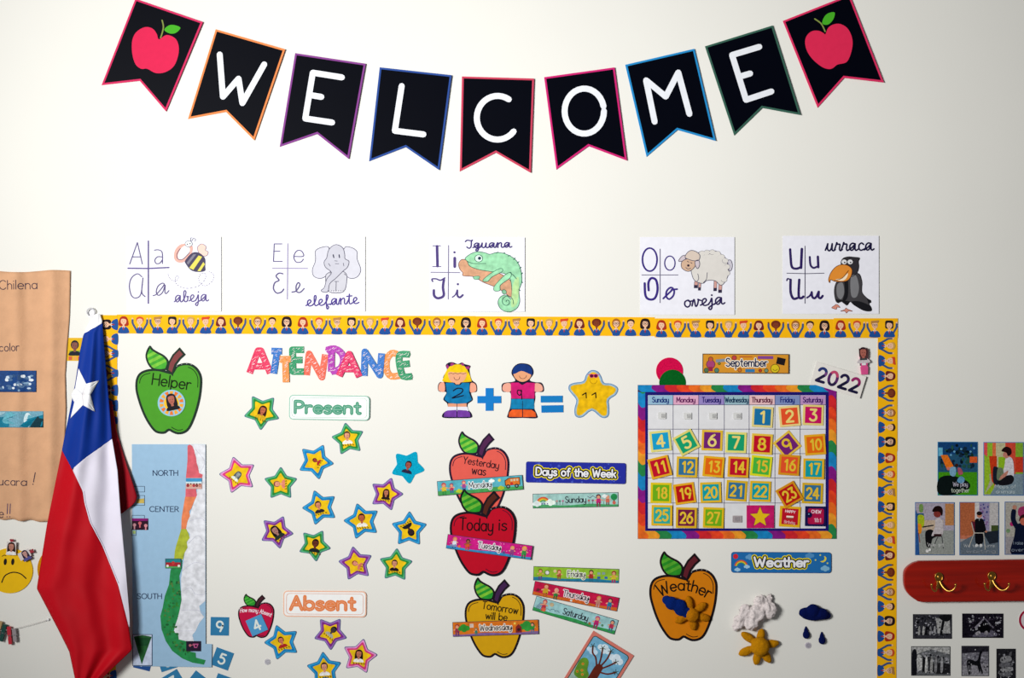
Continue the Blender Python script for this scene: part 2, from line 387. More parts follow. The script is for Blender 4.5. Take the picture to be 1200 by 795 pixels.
def apple_print(body, stem, leaf, col):
    def f(T):
        T.part('apple_body').poly(T.L(smooth(body)), col, 2.3).done()
        T.part('apple_stem').stroke(T.L(smooth(stem, False)), 1.6, '8a9a50', 2.55).done()
        T.part('apple_leaf').poly(T.L(smooth(leaf)), '4fb32c', 2.5).done()
    return f
pennant('bunting_pennant', 'black pennant with red apple and pink edge, left end of the bunting', [(159, -1.3), (238.4, 26.4), (195, 131), (164, 95), (119, 100)], 'd8386c',
        apple_print(z1(345, 185, 380, 165, 420, 180, 437, 215, 435, 260, 415, 310, 375, 338, 330, 342, 290, 322, 262, 322, 235, 300, 220, 250, 220, 190, 240, 150, 280, 128, 315, 135, 335, 160),
                    z1(360, 97, 366, 125, 362, 150, 353, 178), z1(370, 140, 400, 118, 445, 130, 425, 155, 395, 158), 'e02c5c'))
pennant('bunting_pennant', 'black pennant with white letter W and orange edge', [(253, 34.5), (334.6, 58.4), (298.3, 164.9), (265, 131.4), (220.3, 139.7)], 'ee9258',
        letter([z1(627, 255, 642, 452, 715, 368, 733, 482, 835, 302)]))
pennant('bunting_pennant', 'black pennant with white letter E and violet edge, right after the W', [(346, 62.4), (428.8, 75.2), (409, 186.8), (371.8, 157.3), (327.8, 172.4)], '8e4a98',
        letter([[(401, 91.2), (366.8, 85.6), (358, 139.2), (389.5, 144)], [(363, 111.6), (376.9, 114)]]))
pennant('bunting_pennant', 'black pennant with white letter L and blue edge', [(445, 79), (529.4, 88.6), (514.8, 199.8), (475.4, 172.7), (432.5, 189.4)], '3456a0',
        letter([z2(327, 190, 290, 432, 445, 452)]))
pennant('bunting_pennant', 'black pennant with white letter C and rose edge, lowest of the bunting', [(541.3, 89.7), (625.8, 92.5), (622, 203), (581, 179.2), (538.7, 201.3)], 'cc4a66',
        letter([arc(583.1, 138.4, 24.3, 25.6, -57, -321, 26)]))
pennant('bunting_pennant', 'black pennant with white letter O and magenta edge', [(637.6, 90.6), (720, 79.4), (734.4, 188.6), (689.6, 171.6), (652, 199)], 'd02a7c',
        letter([arc(684.6, 130.6, 23, 26.4, 0, 360, 30)]))
pennant('bunting_pennant', 'black pennant with white letter M and bright blue edge', [(732.6, 76), (813.4, 57.6), (838.4, 165.6), (793.6, 152.6), (757.6, 184)], '2a92d0',
        letter([z3(735, 465, 685, 222, 800, 318, 873, 177, 938, 420)]))
pennant('bunting_pennant', 'black pennant with white letter E and dark green edge, right after the M', [(826, 54.4), (905.2, 30.2), (937.8, 135.3), (892.9, 126.8), (860.3, 159)], '3e6a5c',
        letter([z4(345, 275, 187, 322, 268, 583, 415, 535), z4(230, 448, 292, 430)]))
pennant('bunting_pennant', 'black pennant with red apple and crimson edge, right end of the bunting', [(917.2, 24.6), (995.2, -6), (1035, 97.2), (988.7, 91.6), (957.9, 126.4)], 'e0386c',
        apple_print(z4(730, 200, 745, 165, 775, 145, 815, 142, 855, 165, 880, 210, 887, 260, 875, 320, 850, 365, 800, 378, 770, 400, 740, 403, 700, 385, 650, 340, 620, 290, 612, 240, 625, 205, 655, 182, 695, 182, 722, 197),
                    z4(668, 112, 705, 140, 728, 185), z4(712, 140, 720, 105, 745, 80, 783, 75, 775, 115, 745, 145), 'e0305c'))
# ------------------------------------------------------------------ vowel cards
def vowel_card(label, x0, y0, x1, y1, tilt=.4):
    T = Thing('vowel_card', label, 'card', (x0 + x1) / 2, (y0 + y1) / 2, 0, 'hand-drawn vowel cards', .2, tilt, (x1 - x0) / 2)
    T.part('sheet').slab(T.L(rect(x0, y0, x1, y1)), 'e4e4ee', .3, .6).done()
    return T
def pen(T, name, items, wd, col, k=1.3, groups=None):
    if groups:      # each written letter is a part of its own
        i = 0
        for g in groups[:-1]: pen(T, 'letter', items[i:i + g], wd, col, k).done(); i += g
        return pen(T, 'letter', items[i:], wd, col, k)
    p = T.part(name, 'ink')
    for i, s in enumerate(items):
        w2 = wd
        if isinstance(s, tuple) and not isinstance(s[0], (tuple, list)): w2, s = s[0], s[1]
        p.stroke(T.L(s), w2, col, k + .004 * i)
    return p
# A
T = vowel_card('white card with A, a bee and the word abeja', 148.5, 277.5, 259.5, 365)
z = zm(7.225, 130, 265)
p = pen(T, 'divider_lines', [z(318, 128, 318, 655), z(145, 358, 320, 360, 492, 352)], 1.5, '6a5c98'); p.done()
p = pen(T, 'letters', [z(160, 322, 225, 140, 267, 322), z(185, 262, 255, 262), smooth(z(370, 205, 400, 202, 430, 215, 438, 250, 437, 318), False), smooth(z(432, 262, 395, 262, 373, 290, 385, 318, 415, 315, 434, 290), False),
    smooth(z(262, 430, 225, 405, 175, 440, 157, 510, 175, 590, 215, 610, 255, 575, 272, 440, 262, 560, 290, 598), False), smooth(z(358, 590, 390, 575, 450, 500, 435, 485, 400, 510, 385, 560, 405, 588, 440, 560, 460, 500, 458, 560, 470, 572, 492, 548), False)], 1.1, '6a6090', groups=(2, 2, 1, 1))
p.done()
T.part('word', 'ink').text('abeja', *T.L(z(680, 640))[0], 12.5, 1.25, '6a5c98', 1.3, font=CURSIVE, fit=37, ang=-2).done()
p = T.part('bee_drawing')
p.poly(T.L(smooth(z(745, 225, 735, 180, 770, 152, 808, 175, 802, 205, 825, 220, 815, 250, 780, 255, 755, 240))), 'eec8bc', 1.0)
p.stroke(T.L(smooth(z(745, 225, 735, 180, 770, 152, 808, 175, 802, 205, 825, 220, 815, 250, 780, 255))), .6, '8a7890', 1.2, True)
p.poly(T.L(smooth(z(630, 150, 585, 160, 545, 205, 535, 265, 560, 305, 610, 308, 660, 270, 690, 220, 690, 170, 655, 140))), 'eeb8ac', 1.1)
p.poly(T.L(smooth(z(640, 165, 600, 185, 570, 240, 575, 280, 610, 280, 655, 240, 672, 195))), 'e8e2e4', 1.25)
p.stroke(T.L(smooth(z(590, 190, 560, 240, 570, 280, 610, 282, 655, 240, 668, 225), False)), .8, '6a5a78', 1.45)
p.poly(T.L(z(*sum([(x, y) for x, y in arc(660, 152, 30, 26)], ()))), 'e4ecec', 1.4); p.stroke(T.L(z(*sum([(x, y) for x, y in arc(660, 152, 30, 26)], ()))), .5, '606080', 1.6, True)
for e in ((650, 155), (672, 150)): p.dot(*T.L(z(*e))[0], .7, '404060', 1.7)
p.stroke(T.L(smooth(z(680, 135, 675, 105, 690, 100), False)), .5, '606080', 1.5); p.stroke(T.L(smooth(z(685, 130, 700, 105, 718, 115, 712, 130), False)), .5, '606080', 1.5)
body = smooth(z(690, 228, 750, 228, 798, 275, 800, 340, 798, 380, 740, 390, 680, 375, 635, 320, 632, 290))
p.poly(T.L(body), '55506a', 1.3)
p.poly(T.L(z(745, 250, 775, 262, 700, 372, 665, 355)), 'e4dc6c', 1.5); p.poly(T.L(z(785, 305, 798, 325, 760, 383, 735, 382)), 'e4dc6c', 1.5)
p.poly(T.L(z(700, 240, 725, 240, 655, 330, 645, 310)), '8a8898', 1.5)
p.done()
p = T.part('flight_trail', 'ink'); tr_ = smooth(z(485, 405, 500, 445, 545, 465, 575, 440, 560, 420, 545, 450, 565, 500, 640, 528, 740, 510, 800, 450, 800, 405, 770, 402, 745, 440, 760, 490, 810, 505, 865, 460, 870, 410, 825, 385), False, 6)
for i in range(0, len(tr_) - 2, 2): p.stroke(T.L(tr_[i:i + 2]), .6, '8a84a0', 1.3, cap=False)
p.done()
# E
T = vowel_card('white card with E, a grey elephant and the word elefante', 319, 277.5, 428, 365)
z = zm(7.225, 300, 265)
pen(T, 'divider_lines', [z(270, 150, 266, 620), z(140, 358, 438, 360)], 1.0, '9a90b8').done()
pen(T, 'letters', [z(220, 152, 155, 152, 148, 300, 222, 300), z(150, 214, 202, 214), smooth(z(322, 258, 402, 256, 385, 212, 345, 212, 320, 260, 340, 305, 380, 305, 402, 282), False),
    (1.5, smooth(z(228, 405, 195, 400, 170, 425, 195, 460, 160, 480, 148, 530, 175, 568, 215, 560, 235, 535), False)), (1.4, smooth(z(305, 560, 340, 550, 372, 500, 358, 480, 340, 510, 345, 555, 375, 562, 408, 530), False))], 1.1, '6c6490', groups=(2, 1, 1, 1)).done()
T.part('word', 'ink').text('elefante', *T.L(z(645, 668))[0], 11.5, 1.4, '5a4a98', 1.3, font=CURSIVE, fit=59, ang=-3).done()
p = T.part('elephant_drawing'); OL = '55526a'
def shp(p, T, pts, col, k, ol=OL, w_=.7, closed=True):
    q = T.L(smooth(pts)); p.poly(q, col, k); p.stroke(q, w_, ol, k + .1, True)
shp(p, T, z(620, 185, 560, 180, 505, 210, 505, 270, 500, 310, 478, 370, 490, 425, 545, 445, 600, 420, 640, 380, 600, 300), 'cdcdd8', .9)
shp(p, T, z(745, 195, 800, 180, 855, 215, 858, 280, 888, 370, 860, 430, 800, 445, 755, 410, 735, 370), 'cdcdd8', .9)
shp(p, T, z(610, 400, 590, 440, 615, 555, 740, 558, 770, 460, 760, 400, 690, 370), 'c4c4ce', 1.05)
shp(p, T, z(685, 158, 735, 185, 752, 240, 755, 278, 788, 300, 775, 350, 735, 385, 680, 440, 625, 490, 610, 555, 570, 560, 552, 545, 580, 520, 600, 450, 640, 395, 590, 350, 578, 305, 600, 270, 612, 215, 640, 175), 'c0c0cc', 1.2)
for s in (z(655, 245, 660, 268), z(705, 245, 708, 268)): p.stroke(T.L(s), 1.3, '40405a', 1.5)
for s in (z(668, 295, 690, 298), z(672, 320, 702, 320), z(615, 318, 630, 340), z(740, 315, 745, 340), z(665, 470, 700, 470), z(680, 470, 678, 550), z(610, 548, 740, 548)): p.stroke(T.L(s), .6, OL, 1.5)
for i in range(6): p.dot(*T.L(z(630 + 20 * i, 552))[0], .9, 'dcdce4', 1.6)
p.done()
# I
T = vowel_card('white card with I, a green iguana and the word Iguana', 504, 278.5, 615, 365.5)
z = zm(7.225, 480, 265)
pen(T, 'divider_lines', [z(330, 165, 327, 620), z(180, 392, 425, 395)], .9, '7a7298').done()
pen(T, 'letters', [(.9, z(197, 168, 262, 168)), (.9, z(195, 344, 265, 344)), (3.0, z(232, 172, 236, 340)), (3.2, z(382, 272, 382, 345)), (2.6, z(379, 223, 380, 223.5)),
    (1.6, smooth(z(195, 470, 190, 450, 225, 448, 260, 460, 298, 440), False)), (2.8, smooth(z(290, 455, 282, 520, 288, 590, 240, 612, 208, 590, 205, 545), False)),
    (2.6, z(408, 493, 409, 493.5)), (1.3, smooth(z(362, 603, 385, 585, 403, 545), False)), (2.2, smooth(z(403, 545, 405, 590, 425, 605, 450, 585), False))], 1.1, '5a4a88', groups=(3, 2, 2, 3)).done()
T.part('word', 'ink').text('Iguana', *T.L(z(665, 184))[0], 9.0, 1.4, '4a3c80', 1.6, font=CURSIVE, fit=51, ang=-1).done()
p = T.part('iguana_drawing', 'water')
shp(p, T, z(415, 320, 440, 285, 480, 290, 520, 330, 700, 375, 860, 470, 862, 600, 800, 560, 720, 515, 620, 475, 545, 430, 455, 422, 450, 395, 425, 365), 'd8a888', .9, '7a5048')
shp(p, T, z(470, 275, 520, 235, 580, 218, 640, 228, 680, 240, 740, 225, 820, 240, 900, 290, 940, 370, 950, 470, 925, 550, 932, 640, 905, 700, 840, 728, 775, 705, 748, 650, 770, 600, 820, 585, 862, 615, 860, 480, 820, 410, 700, 388, 590, 370, 510, 340, 490, 300), 'a2dcb4', 1.1, '3a6a5c')
p.poly(T.L(smooth(z(880, 480, 925, 440, 915, 640, 870, 690, 860, 640))), 'bce0a4', 1.25)
shp(p, T, z(770, 360, 785, 385, 700, 430, 660, 470, 620, 460, 690, 400), 'a2dcb4', 1.3, '3a6a5c', .6)
shp(p, T, z(830, 400, 860, 395, 850, 440, 770, 500, 765, 545, 720, 550, 715, 515, 780, 440), 'a2dcb4', 1.3, '3a6a5c', .6)
shp(p, T, z(540, 430, 590, 425, 585, 450, 550, 452), '90c8a4', 1.25, '3a6a5c', .5)
shp(p, T, z(780, 550, 805, 540, 820, 565, 795, 578), '90c8a4', 1.25, '3a6a5c', .5)
sp = [(823 + r * cos(a), 642 + r * sin(a)) for r, a in [(58 - i * 2.3, .3 - i * .42) for i in range(24)]]
p.stroke(T.L(z(*sum(sp, ()))), .7, '3a6a5c', 1.6)
p.stroke(T.L(smooth(z(490, 300, 540, 318, 645, 318), False)), .7, '3a6a5c', 1.4); p.stroke(T.L(smooth(z(850, 395, 880, 420, 905, 448), False)), .7, '3a6a5c', 1.6)
q = T.L(z(*sum(arc(585, 275, 33, 30), ()))); p.poly(q, 'cfe8dc', 1.5); p.stroke(q, .7, '3a6a5c', 1.6, True); p.dot(*T.L(z(592, 274))[0], 1.9, '2c3a58', 1.75)
for i in range(9):
    a = z(*[(735, 230), (790, 232), (835, 255), (880, 285), (910, 315), (932, 360), (945, 410), (948, 470), (925, 540)][i]); b = z(*[(748, 222), (805, 228), (850, 250), (893, 272), (925, 303), (943, 350), (955, 398), (955, 480), (935, 548)][i])
    p.stroke(T.L(a + b), 1.0, '3a7a60', 1.4)
p.done()
# O
T = vowel_card('white card with O, a woolly sheep and the word oveja', 750, 278, 860.5, 369)
z = zm(7.225, 730, 265)
pen(T, 'divider_lines', [z(314, 195, 314, 650), z(160, 415, 465, 415)], .8, '5a5478').done()
def ell(cx, cy, rx, ry): return z(*sum(arc(cx, cy, rx, ry, -90, 270, 24) + [(cx, cy - ry)], ()))
pen(T, 'letters', [(1.9, ell(226, 285, 62, 98)), (1.3, ell(396, 315, 44, 60)), (2.6, smooth(z(217, 545, 215, 480, 240, 442, 280, 460, 292, 540, 270, 610, 225, 622, 190, 590, 183, 485), False)),
    (2.0, smooth(z(340, 615, 365, 590, 420, 535, 400, 522, 370, 550, 365, 595, 390, 620, 425, 590, 432, 545, 410, 540, 458, 535), False))], 1.1, '42308a', groups=(1, 1, 1, 1)).done()
T.part('word', 'ink').text('oveja', *T.L(z(680, 675))[0], 13, 1.7, '30245c', 1.3, font=CURSIVE, fit=45, ang=-5).done()
p = T.part('sheep_drawing')
for (a, b, c, d) in ((605, 470, 635, 525), (640, 485, 660, 545), (770, 465, 795, 550), (810, 490, 838, 565)):
    q = T.L(z(a, b, c, b, c - 4, d, a - 4, d)); p.poly(q, 'd8a8a0', .9); p.stroke(q, .5, OL, 1.0, True); p.poly(T.L(z(a - 5, d - 25, c - 3, d - 25, c - 3, d, a - 5, d)), '3a3450', 1.05)
shp(p, T, z(640, 225, 690, 218, 740, 210, 790, 215, 830, 240, 865, 270, 885, 310, 895, 370, 885, 430, 850, 490, 820, 500, 780, 465, 710, 462, 680, 485, 640, 480, 600, 455, 580, 400, 575, 340, 610, 280), 'd4d0cc', 1.1)
for i in range(9):
    c_ = z(*[(670, 232), (710, 225), (755, 222), (800, 235), (835, 262), (865, 295), (880, 345), (880, 400), (855, 455)][i])[0]
    q = T.L(arc(c_[0], c_[1], 3.4, 2.8, 0, 360, 12)); p.stroke(q, .6, OL, 1.05, True); p.poly(q, 'd4d0cc', 1.28)
shp(p, T, z(885, 300, 910, 290, 925, 330, 915, 375, 890, 375), 'c4c0cc', 1.0)
shp(p, T, z(470, 295, 500, 255, 540, 250, 520, 290, 490, 300), 'c8bcc4', 1.3)
shp(p, T, z(500, 300, 495, 350, 530, 380, 570, 380, 610, 340, 615, 290, 560, 275), 'd8b8a0', 1.4)
shp(p, T, z(610, 300, 640, 290, 648, 330, 630, 362, 612, 335), 'c8bcc4', 1.6)
shp(p, T, z(525, 265, 545, 225, 580, 207, 625, 222, 650, 250, 640, 290, 600, 295, 560, 285), 'd0c0b4', 1.6)
for e in ((550, 303), (577, 313)): p.stroke(T.L(z(e[0] - 6, e[1] - 3, e[0] + 6, e[1] + 3)), .7, '302a48', 1.9)
p.dot(*T.L(z(552, 335))[0], 1.4, '3a2a40', 1.9); p.stroke(T.L(smooth(z(530, 352, 550, 365, 572, 358), False)), .6, OL, 1.9)
p.stroke(T.L(smooth(z(632, 405, 640, 445, 625, 470), False)), .6, OL, 1.5); p.stroke(T.L(smooth(z(712, 395, 705, 450, 680, 480), False)), .6, OL, 1.5)
p.done()
# U
T = vowel_card('white card with U, a black bird and the word urraca', 917, 276.5, 1029.5, 368)
z = zm(7.225, 890, 265)
pen(T, 'divider_lines', [z(384, 170, 384, 655), z(230, 400, 400, 404, 545, 400)], .8, '3a3458').done()
pen(T, 'letters', [(2.7, smooth(z(258, 198, 262, 260, 272, 345, 310, 362, 345, 350), False)), (3.0, z(357, 195, 350, 355)), (2.3, smooth(z(424, 262, 430, 330, 455, 355, 485, 345), False)), (2.7, z(492, 260, 496, 350)),
    (1.6, smooth(z(230, 462, 238, 446, 262, 455), False)), (2.8, smooth(z(262, 455, 262, 560, 285, 615, 320, 610), False)), (2.8, smooth(z(335, 455, 330, 590, 350, 612, 370, 598), False)),
    (2.0, smooth(z(400, 608, 425, 590, 440, 560), False)), (2.6, smooth(z(440, 560, 445, 600, 465, 612, 485, 590, 500, 556, 498, 600, 515, 612, 533, 592), False))], 1.1, '352466', groups=(2, 2, 3, 2)).done()
T.part('word', 'ink').text('urraca', *T.L(z(757, 208))[0], 13.5, 1.8, '1c1844', 1.3, font=CURSIVE, fit=53, ang=-1).done()
p = T.part('bird_drawing'); B_ = '1c1c22'
for f_ in (z(610, 690, 640, 670, 640, 665, 660, 668, 680, 690, 655, 688, 650, 705, 625, 700), z(685, 722, 720, 708, 730, 695, 745, 705, 785, 722, 750, 722, 735, 738, 720, 722)):
    shp(p, T, f_, 'e09a88', 1.0, '6a3028', .5)
shp(p, T, z(830, 400, 865, 470, 865, 560, 905, 610, 942, 640, 925, 660, 945, 695, 940, 720, 880, 715, 800, 670, 765, 640, 740, 670, 700, 640, 660, 650, 640, 620, 632, 540, 655, 470, 720, 430), '4a484c', 1.1, B_)
p.poly(T.L(smooth(z(780, 640, 850, 640, 938, 680, 940, 722, 880, 712, 800, 668))), B_, 1.3)
p.poly(T.L(smooth(z(715, 440, 745, 450, 745, 600, 700, 640, 720, 560))), B_, 1.3)
p.poly(T.L(smooth(z(770, 440, 815, 420, 840, 520, 820, 600, 775, 590))), '86868a', 1.35)
p.poly(T.L(smooth(z(655, 500, 700, 480, 715, 560, 690, 620, 655, 590))), '86868a', 1.35)
p.poly(T.L(z(905, 610, 942, 630, 944, 650, 920, 655)), B_, 1.3); p.poly(T.L(z(640, 620, 770, 640, 735, 675, 690, 640, 665, 655)), B_, 1.28)
shp(p, T, z(690, 330, 700, 280, 745, 262, 800, 265, 845, 272, 835, 300, 838, 350, 820, 400, 770, 430, 740, 380), '38363c', 1.4, B_)
for e in (715, 765): shp(p, T, z(*sum(arc(e, 305, 24, 22), ())), 'd8d8dc', 1.6, B_, .5); p.dot(*T.L(z(e + 4, 310))[0], .9, B_, 1.9)
shp(p, T, z(690, 328, 745, 335, 780, 370, 770, 430, 730, 468, 640, 470, 600, 455, 592, 480, 582, 455, 600, 400, 640, 350), 'e8983c', 1.8, '6a3a20')
p.poly(T.L(smooth(z(640, 455, 700, 440, 745, 400, 735, 440, 700, 465))), 'f0dcc0', 2.05); p.stroke(T.L(smooth(z(630, 465, 700, 440, 750, 378), False)), .7, '5a3018', 2.15)
p.done()
# ------------------------------------------------------------------ border strips with printed pupils
SK, SKD = 'f0c4a4', '8a4428'
PUP = [  # arm left, arm right, hair colour, hair style, glasses, skin, caption
 (0, 0, 'b43820', 'long', 0, SK, 'red-haired pupil with long hair'), (1, 1, 'd85a30', 'short', 0, SK, 'ginger pupil with both arms up'),
 (1, 0, 'b88850', 'quiff', 1, SK, 'fair pupil with glasses waving'), (0, 1, '2c2228', 'bob', 0, SK, 'pupil with black bob waving'),
 (1, 1, 'd0a860', 'short', 0, SK, 'blond pupil with both arms up'), (0, 1, 'd85030', 'quiff', 0, SK, 'red-quiffed pupil waving'),
 (0, 0, '7a2828', 'long', 0, SK, 'pupil with maroon hair and fringe'), (1, 1, '7a3420', 'afro', 0, SKD, 'dark-skinned pupil with both arms up'),
 (1, 1, 'b07030', 'bun', 1, SK, 'brown-haired pupil with glasses and arms up'), (0, 0, '4a2c20', 'short', 0, SK, 'pupil with short brown hair'),
 (0, 0, '2e1c20', 'big', 1, SK, 'pupil with dark hair and glasses')]
PUPX = [8, 27, 48, 65, 86.5, 104, 122, 142, 165, 182, 199]
pup_mesh = {}
def pupil(T, k, x):
    if k in pup_mesh:
        o = bpy.data.objects.new('pupil_print', pup_mesh[k]); C.objects.link(o); o.parent = T.o
    else:
        al, ar, hc, hs, gl, sk, cap = PUP[k]; p = T.part('pupil_print'); J = '2458a0'; J2 = '46608c'; b = 1.15
        if hs == 'long': p.poly(smooth([(-5, 2), (-5.6, -3), (-3.5, -8), (0, -9.2), (3.5, -8), (5.6, -3), (5, 2)]), hc, b)
        if hs == 'big': p.poly(smooth([(-5, 2.2), (-6, -3), (-4.2, -8.3), (0, -9.6), (4.2, -8.3), (6, -3), (5, 2.2), (0, 2.8)]), hc, b)
        if hs == 'bob': p.poly(rrect(-4.9, -9, 4.9, .8, 2.4), hc, b)
        if hs == 'afro': p.poly(arc(0, -4.6, 5.6, 4.6), hc, b)
        if hs == 'bun': p.poly(arc(0, -4, 4.9, 5.4), hc, b)
        if al: p.stroke(smooth([(-3.5, 8), (-6, 3.5), (-8.4, -1), (-8.6, -5)], False, 3), 2.4, J2, b + .1); p.dot(-8.7, -6.4, 1.0, sk, b + .12)
        if ar: p.stroke(smooth([(3.5, 8), (6, 3.5), (8.4, -1), (8.6, -5)], False, 3), 2.4, J2, b + .1); p.dot(8.7, -6.4, 1.0, sk, b + .12)
        wb = 3.8 if al and ar else 5.8
        p.poly(smooth([(-wb, 10.6), (-wb, 6.5), (-wb * .6, 3.6), (0, 3), (wb * .6, 3.6), (wb, 6.5), (wb, 10.6)]) [0:] , J, b + .2)
        p.poly([(-1.8, 2.6), (1.8, 2.6), (0, 6.8)], 'f0ece8', b + .4); p.poly([(-.8, 3.4), (.8, 3.4), (.6, 7), (-.6, 7)], 'a83040', b + .5)
        p.poly(rect(-1, -1, 1, 3.4), sk, b + .42)
        p.poly(arc(0, -3.4, 3.4, 4.2), sk, b + .55)
        if hs in ('short', 'bun'): p.poly(smooth([(-4, -3), (-4, -7), (0, -8.9), (4, -7), (4, -3), (3.1, -5.4), (0, -6.6), (-3.1, -5.4)]), hc, b + .7)
        if hs == 'quiff': p.poly(smooth([(-4, -4), (-4.4, -8), (0, -8.6), (4.6, -9), (3.6, -6.2), (0, -6), (-3, -5.4)]), hc, b + .7)
        if hs in ('long', 'bob', 'big', 'afro'): p.poly(smooth([(-3.6, -3.8), (-3.4, -7.4), (0, -8.4), (3.4, -7.4), (3.6, -3.8), (2.4, -5.6), (-2, -6.2)]), hc, b + .7)
        if gl:
            for e in (-1.5, 1.5): p.stroke(arc(e, -3.6, 1.2, 1.1, 0, 360, 8), .45, '2c3a50', b + .85, True)
        else:
            for e in (-1.3, 1.3): p.dot(e, -3.7, .35, '3a2a28', b + .85)
        p.stroke([(-.9, -1.4), (0, -1.1), (.9, -1.4)], .4, 'a04838', b + .85)
        o = p.done(); pup_mesh[k] = o.data
    o['label'] = PUP[k][6]; o.location = (x * S, 0, 0)
def strip(label, cx, cy, ang, length, wd, ids, start, d=.0, col='fcc010', lean=0):
    """start = where the pattern's zero lies, measured from this strip's left end"""
    T = Thing('border_strip', label, 'border strip', cx, cy, ang, 'school pupils border strips', d)
    T.part('paper_strip').slab(crect(0, 0, length, wd), col, 0, .9).done()
    for k in ids:
        pupil(T, k, -length / 2 + start + PUPX[k])
    return T
ALL = range(11)
strip('yellow pupils strip along the top edge, leftmost, ending beside the flag', 242, 380.3, .2, 210, 22.2, ALL, 0)
strip('yellow pupils strip along the top edge, below the elephant card', 452, 381.3, .2, 210, 22.2, ALL, 0, .5)
strip('yellow pupils strip along the top edge, between iguana and sheep cards', 662, 382.5, .3, 210, 22.2, ALL, 0, 0)
strip('yellow pupils strip along the top edge, below the sheep card', 872, 384.8, .2, 210, 22.2, ALL, 0, .5)
strip('short yellow pupils strip at the top right corner', 1014.3, 384.7, .1, 75, 23, range(4), 0, 1.1)
strip('yellow pupils strip down the right side, beside the pink peg', 1040, 462.5, 90, 133, 23, range(4, 11), -77, .5)
strip('yellow pupils strip down the right side, long middle piece', 1039.5, 633.5, 90.2, 209, 22.6, ALL, 0, 0)
strip('yellow pupils strip down the right side, lowest piece below the coat rack', 1038.7, 843, 90.2, 210, 22.6, ALL, 0, .5)
strip('yellow pupils strip down the left side, half hidden by the flag', 127.2, 474.5, -89.8, 210, 20, ALL, 0, .5)
strip('yellow pupils strip down the left side, peeking out below the flag', 126, 695, -89.8, 230, 20, ALL, 10, 0)
# ------------------------------------------------------------------ apples
HZ = lambda *p: [((p[i] - 303) / 6.364, (p[i + 1] - 397) / 6.364) for i in range(0, len(p), 2)]
AP_OUT = smooth(HZ(330, 258, 360, 212, 420, 193, 475, 200, 522, 235, 550, 290, 554, 350, 545, 440, 525, 530, 495, 620, 460, 690, 420, 722, 370, 730, 330, 716, 305, 704, 275, 724, 230, 724, 190, 704, 140, 635, 100, 552, 70, 462, 54, 390, 57, 320, 80, 273, 120, 248, 180, 236, 240, 240, 300, 256), True, 3)
AP_LEAF = smooth(HZ(162, 62, 138, 100, 130, 150, 152, 210, 195, 248, 275, 250, 298, 222, 302, 178, 270, 136, 215, 106, 182, 84), True, 3)
AP_STEM = HZ(385, 76, 430, 130, 392, 165, 360, 208, 342, 262, 334, 294, 320, 276, 286, 250, 300, 188, 332, 130)
def apple(label, left, top, width, height, body, dark, ol='1c1424', ang=0, d=0, leafc=('3f9a34', '74b83c'), stemc='5c2c34', shine=None, group='apple-shaped chart cards'):
    """left/top/width/height: box of leaf tip to bottom and of the body's sides, in picture pixels"""
    sx = width / 78.6; sy = height / 105.0
    cx = left + 39.3 * sx; cy = top + 52.6 * sy
    T = Thing('apple_card', label, 'apple card', cx, cy, ang, group, d)
    f = lambda p: [(x * sx, y * sy) for x, y in p]
    T.part('body').slab(f(AP_OUT), ol, 0, 1.2, dark).done()
    T.part('skin', 'paper').poly(inset(f(AP_OUT), 2.7 * sx), body, 1.45).done()
    q = inset(f(AP_OUT), 5.0 * sx); n = len(q)
    for a_, b_ in ((.10, .24), (.78, .90), (.40, .50)):
        T.part('shine_line', 'ink').stroke(q[int(n * a_):int(n * b_)], .7 * sx + .2, dark, 1.7).done()
    p = T.part('stitching', 'ink'); q = inset(f(AP_OUT), .9 * sx)
    for i in range(3, int(n * .14)): 
        if i % 2: p.dot(*q[i], .55 * sx, 'a8a8b0', 1.6)
    p.done()
    lf = f(AP_LEAF); p = T.part('leaf', 'water'); p.slab(lf, ol, 0, 1.75, dark)
    li = inset(lf, 2.2 * sx); p.poly(li, leafc[0], 1.95)
    mx0 = min(a for a, b in li); mx1 = max(a for a, b in li); my0 = min(b for a, b in li); my1 = max(b for a, b in li)
    def clip(poly, y0a, sl, h_):
        out = []      # band between two slanted lines, clipped to the leaf
        for s_, off in ((1, y0a), (-1, y0a + h_)):
            src = out if out else poly; res = []
            g = lambda P_: s_ * (P_[1] - (off + sl * (P_[0] - mx0)))
            for i in range(len(src)):
                a, b = src[i - 1], src[i]; ga, gb = g(a), g(b)
                if (ga >= 0) != (gb >= 0):
                    t = ga / (ga - gb); res.append((a[0] + (b[0] - a[0]) * t, a[1] + (b[1] - a[1]) * t))
                if gb >= 0: res.append(b)
            out = res
            if len(out) < 3: return []
        return out
    H_ = my1 - my0
    for i in range(3):
        c = clip(li, my0 + H_ * (.34 + .30 * i), -.5, H_ * .16)
        if len(c) > 2: p.poly(c, leafc[1], 2.1)
    p.done()
    st = f(AP_STEM); p = T.part('stem'); p.slab(st, ol, 0, 1.9, dark); p.poly(inset(st, 2.2 * sx), stemc, 2.1); p.done()
    T.sc = sx
    return T
T = apple('green apple card reading Helper with a round sun badge', 158.6, 405.2, 78.3, 104.2, '55a431', '1c3a1c', '263a30', leafc=('4fae3c', '86cc4a'), stemc='8a4a4c')
T.part('lettering', 'ink').text('Helper', *T.L([(200.5, 454)])[0], 13.2, 1.5, '16280f', 1.75, ang=8, fit=45).done()
